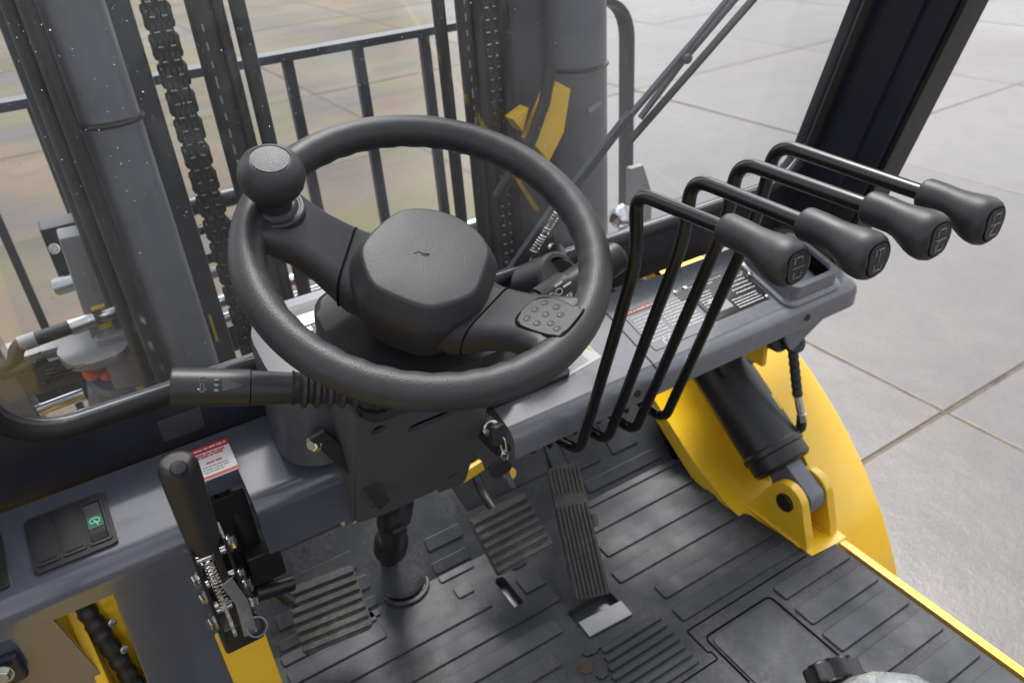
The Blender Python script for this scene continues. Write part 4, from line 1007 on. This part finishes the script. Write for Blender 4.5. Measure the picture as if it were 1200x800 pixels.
# cross members
box('cross_member', (.458, MY + .14, .12), (.78, .03, .12), M_MAST2, mt, .006)
box('cross_member', (.458, MY + .14, 1.75), (.78, .03, .12), M_MAST2, mt, .006)
# yellow plate pieces on the right upright, with a hose across
bkf = frame((.0, 1.118, .0), (1, 0, 0), (0, 0, 1))
mk(lambda b: add_prism(b, [(.690, .713), (.746, .802), (.776, .784), (.759, .713), (.725, .667)], bkf, -.03, .004, .003), 'yellow_plate', M_YEL, mt)
mk(lambda b: add_prism(b, [(.661, .755), (.692, .768), (.678, .731)], bkf, -.03, .0, .001), 'yellow_plate', M_YEL, mt)
tube('crossing_hose', [(.730, 1.105, .83), (.715, 1.105, .775), (.686, 1.105, .72), (.62, 1.12, .63)], .010, M_HOSE, mt, 12)
box('yellow_tag', (.126, MY + .026, .50), (.005, .004, .05), M_YEL, mt, .001)
box('reflector_tag', (.845, MY - .058, .735), (.03, .002, .009), M_PALE, mt, 0, Matrix.Rotation(R(-20), 3, 'Y'))
for z in (.45, .32): lathe('grease_nipple', [(.006, 0), (.006, .006), (0, .008)], axis_frame((.080, MY - .040, z), (.2, -1, 0)), M_STEEL, mt, 10)

# ================================================================== load backrest
BY = 1.65; ZT = .818
lb = thing('load_backrest', 'black load backrest of upright bars with rounded corners beyond the mast', 'backrest', (.458, BY, GZ))
X0, X1 = -.40, 1.325
def brail(b):
    P = fillet([(X0, BY, -.2), (X0, BY, ZT), (X1, BY, ZT), (X1, BY, -.2)], .11, 10); rings = []
    for i, p in enumerate(P):
        tg = (P[min(i + 1, len(P) - 1)] - P[max(i - 1, 0)]).normalized(); n = Vector((0, 1, 0)).cross(tg)
        rings.append([p + n * a + Vector((0, c_, 0)) for a, c_ in ((-.008, -.022), (.008, -.022), (.008, .022), (-.008, .022))])
    add_loft(b, rings)
mk(brail, 'outer_frame', M_MAST2, lb)
for x in (-.26, -.13, -.012, .16, .31, .455, .607, .762, .92, 1.07, 1.2):
    box('bar', (x, BY, (ZT - .008 + -.2) / 2), (.022 if .3 < x < 1.1 else .015, .018, ZT + .19), M_MAST2, lb, .002)
# ================================================================== fork carriage with positioner
fc = thing('fork_carriage', 'fork carriage with grey side-shift plates, chrome rods and hoses left of the mast', 'fork carriage', (.458, 1.5, GZ))
CYY = 1.46
tube('cross_tube', [(.05, CYY, .628), (.33, CYY, .628)], .017, M_BLK, fc, 16)
tube('cross_tube', [(.05, CYY - .03, .592), (.33, CYY - .03, .592)], .009, M_BLK, fc, 16)
box('carriage_bar', (.21, CYY + .02, .520), (.36, .03, .022), M_BLK, fc, .004)
box('carriage_bar', (.21, CYY + .02, .485), (.36, .03, .014), M_FORKG, fc, .004)
tube('chrome_rod', [(.05, CYY - .02, .442), (.86, CYY - .02, .442)], .013, M_CHROME, fc, 20)
tube('chrome_rod', [(.05, CYY - .02, .405), (.86, CYY - .02, .405)], .010, M_CHROME, fc, 20)
box('carriage_bar', (.458, CYY + .03, .340), (1.3, .04, .06), M_BLK, fc, .006)
tube('chrome_rod', [(.05, CYY - .02, .285), (.86, CYY - .02, .285)], .012, M_CHROME, fc, 20)
box('carriage_bar', (.458, CYY + .06, -.02), (1.74, .04, .12), M_BLK, fc, .006)
CL = 1.36
_before = set(bpy.data.objects)
box('carriage_block', (.005, CL + .06, .462), (.075, .05, .085), M_BLK, fc, .004)
box('side_plate', (.004, CL - .02, .40), (.040, .05, .22), M_FORKG, fc, .004, Matrix.Rotation(R(3), 3, 'Y'))
box('side_plate', (.010, CL - .045, .27), (.050, .05, .16), M_FORKG, fc, .006)
box('yellow_block', (.006, CL - .035, .375), (.022, .030, .040), M_YEL, fc, .003)
box('yellow_block', (.012, CL - .05, .205), (.034, .045, .09), M_YEL, fc, .003)
box('shelf_plate', (-.085, CL + .02, .325), (.20, .07, .018), M_FORKG, fc, .006)
box('shelf_front', (-.085, CL - .022, .295), (.20, .012, .05), M_MAST2, fc, .003)
def rp(b): add_prism(b, rrect(.105, .085, .04, 6), frame((-.018, CL - .05, .325), (1, 0, 0), (0, 1, .3)), 0, .016, .003)
mk(rp, 'cover_plate', M_FORKG, fc)
lathe('valve_body', [(.044, -.05), (.046, -.046), (.046, .05), (.04, .056)], axis_frame((-.015, CL - .02, .215), (.2, -.3, .9)), M_MAST, fc, 32)
box('valve_block', (.0, CL + .02, .24), (.09, .06, .07), M_MAST, fc, .008)
lathe('orange_plug', [(.012, 0), (.014, .004), (.012, .014), (.007, .020), (0, .021)], axis_frame((-.035, CL - .055, .290), (-.2, -.6, .8)), M_ORANGE, fc, 14)
lathe('orange_plug', [(.010, 0), (.011, .004), (.008, .012), (0, .014)], axis_frame((-.020, CL - .055, .280), (.3, -.6, .8)), M_ORANGE, fc, 14)
tube('chrome_rod', [(-.14, CL - .02, .195), (-.05, CL - .02, .200)], .016, M_CHROME, fc, 20)
tube('chrome_rod', [(-.13, CL - .02, .238), (-.06, CL - .02, .242)], .010, M_CHROME, fc, 20)
box('upright_post', (-.150, CL, .20), (.045, .06, .42), M_MAST, fc, .004, Matrix.Rotation(R(-4), 3, 'Y'))
box('upright_block', (-.175, CL + .01, .345), (.045, .06, .10), M_FORKG, fc, .005)
box('lower_post', (-.030, CL, .09), (.03, .05, .30), M_MAST2, fc, .004)
mk(lambda b: add_tube(b, fillet([(-.15, CL - .05, .345), (-.125, CL - .07, .35), (-.115, CL - .06, .375), (-.05, CL - .06, .378), (.03, CL - .05, .380)], .02), .011, 14), 'valve_hose', M_HOSE, fc)
mk(lambda b: add_tube(b, fillet([(-.15, CL - .05, .335), (-.115, CL - .08, .345), (-.085, CL - .075, .352)], .02), .010, 14), 'valve_hose', M_HOSE, fc)
mk(lambda b: add_tube(b, [(-.110, CL - .06, .3752), (-.087, CL - .06, .3765)], .0118, 14), 'hose_band', M_PALE, fc)
mk(lambda b: add_tube(b, [(-.040, CL - .059, .378), (-.005, CL - .055, .379)], .0128, 14), 'hose_ferrule', M_BRUSH, fc)
mk(lambda b: add_tube(b, [(-.004, CL - .055, .379), (.030, CL - .05, .380)], [.010, .012], 14), 'hose_fitting', M_STEEL, fc)
tube('ball_pin', [(-.04, CL + .02, .415), (.02, CL + .0, .425)], .014, M_BRUSH, fc, 16)
for p, r_ in (((-.068, CL - .04, .19), .010), ((-.045, CL - .03, .135), .011), ((.022, CL - .06, .215), .010), ((.045, CL - .055, .425), .008), ((-.02, CL - .05, .50), .006)):
    bolt('bolt', p, (-.1, -1, .3), r_, M_STEEL, fc)
box('steel_strip', (-.050, CL - .035, .165), (.012, .006, .075), M_STEEL, fc, .001, Matrix.Rotation(R(-8), 3, 'Y'))
for o in set(bpy.data.objects) - _before: o.location = Vector((-.028, -.055, .185))
# right side fittings seen beyond the mast
prism('stop_plate', [(-.02, .10), (.02, .10), (.05, .02), (.05, -.15), (-.02, -.15)], frame((1.20, CYY, .36), (1, 0, 0), (0, 0, 1)), -.01, .01, M_FORKG, fc, .003)
mk(lambda b: add_tube(b, [(1.17 + .055 * math.cos(R(a)), CYY - .04, .24 + .075 * math.sin(R(a))) for a in range(-40, 111, 15)], .014, 12), 'loop_pipe', M_FORKG, fc)
lathe('port_fitting', [(.028, -.03), (.028, .02), (.02, .03), (0, .032)], axis_frame((1.125, CYY - .05, .365), (-.3, -.8, .5)), M_CHROME, fc, 20)
lathe('port_fitting', [(.035, -.03), (.035, .02), (.02, .03), (0, .032)], axis_frame((1.125, CYY - .05, .255), (-.3, -.8, .5)), M_LABEL, fc, 20)
lathe('red_plug', [(.013, 0), (.013, .012), (0, .014)], axis_frame((1.095, CYY - .075, .31), (-.3, -.8, .5)), M_RED, fc, 14)
# front tyre below the fender
def tyre(b):
    prof = []
    add_lathe(b, [(.20, -.11), (.38, -.12), (.42, -.09), (.43, 0), (.42, .09), (.38, .12), (.20, .11)], frame((1.145, 1.25, -.14), (0, 1, 0), (0, 0, 1)), 48)
mk(tyre, 'front_tyre', M_TYRE, body)

# ================================================================== seat
se = thing('driver_seat', 'driver seat corner under crumpled clear plastic film at the bottom edge', 'seat', (.40, .1, 0))
def cushion(b):
    rings = []
    for z, s in ((.16, .94), (.20, 1.0), (.26, 1.0), (.285, .96), (.295, .86)):
        rings.append([Vector((.42 + x * s + random.uniform(-.002, .002), .06 + y * s, z + random.uniform(-.003, .003))) for x, y in rrect(.50, .53, .09, 6)])
    add_loft(b, rings)
mk(cushion, 'cushion', M_FILM, se, 60)
box('seat_base', (.42, .0, .08), (.40, .42, .16), M_BLK, se, .01)
box('backrest', (.45, -.33, .55), (.46, .10, .60), M_SEAT, se, .04)
def knobf(b):
    f = axis_frame((.622, .352, .218), (.35, .85, .35)); P = []
    for i in range(48):
        a = 2 * math.pi * i / 48; r_ = .030 + .0055 * math.cos(a * 6); P.append((r_ * math.cos(a), r_ * math.sin(a)))
    add_prism(b, P, f, -.012, .014, .004, 3); add_lathe(b, [(.014, -.06), (.014, -.01)], f, 20)
    add_lathe(b, [(.014, .013), (.013, .017), (0, .018)], f, 20)
mk(knobf, 'adjuster_knob', M_SOFT, se)

# ================================================================== rain drops on the windscreen (uncountable)
rd_ = bmesh.new(); rnd = random.Random(3)
ico = bmesh.new(); bmesh.ops.create_icosphere(ico, subdivisions=1, radius=1); iv = [v.co.copy() for v in ico.verts]; fi = [[v.index for v in f.verts] for f in ico.faces]; ico.free()
verts = []; faces = []
f = WF()
while len(verts) < 4200 * len(iv):
    x = rnd.uniform(GL[0] + .015, 1.05); z = rnd.uniform(.625, 1.12)
    dens = max(0, min(1, 1.15 - max(0, x) * 1.15))
    if rnd.random() > dens + .04: continue
    r_ = min(.00031 * math.exp(rnd.gauss(0, .42)), .0010)
    p = WP(x, z, -.0022); bsi = len(verts)
    for c_ in iv: verts.append(p + CU * c_.x * r_ + WU * c_.y * r_ * rnd.uniform(.9, 1.25) - WN * c_.z * r_ * .55)
    faces += [[bsi + q for q in fa] for fa in fi]
me = bpy.data.meshes.new('rain_drops'); me.from_pydata(verts, [], faces); me.materials.append(M_DROP)
me.polygons.foreach_set('use_smooth', [True] * len(me.polygons))
ro = bpy.data.objects.new('rain_drops', me); C.objects.link(ro); ro['kind'] = 'stuff'; tag(ro, 'fine rain drops scattered over the windscreen glass', 'rain drops')

for o in bpy.data.objects:
    if '_mw' in o: del o['_mw']
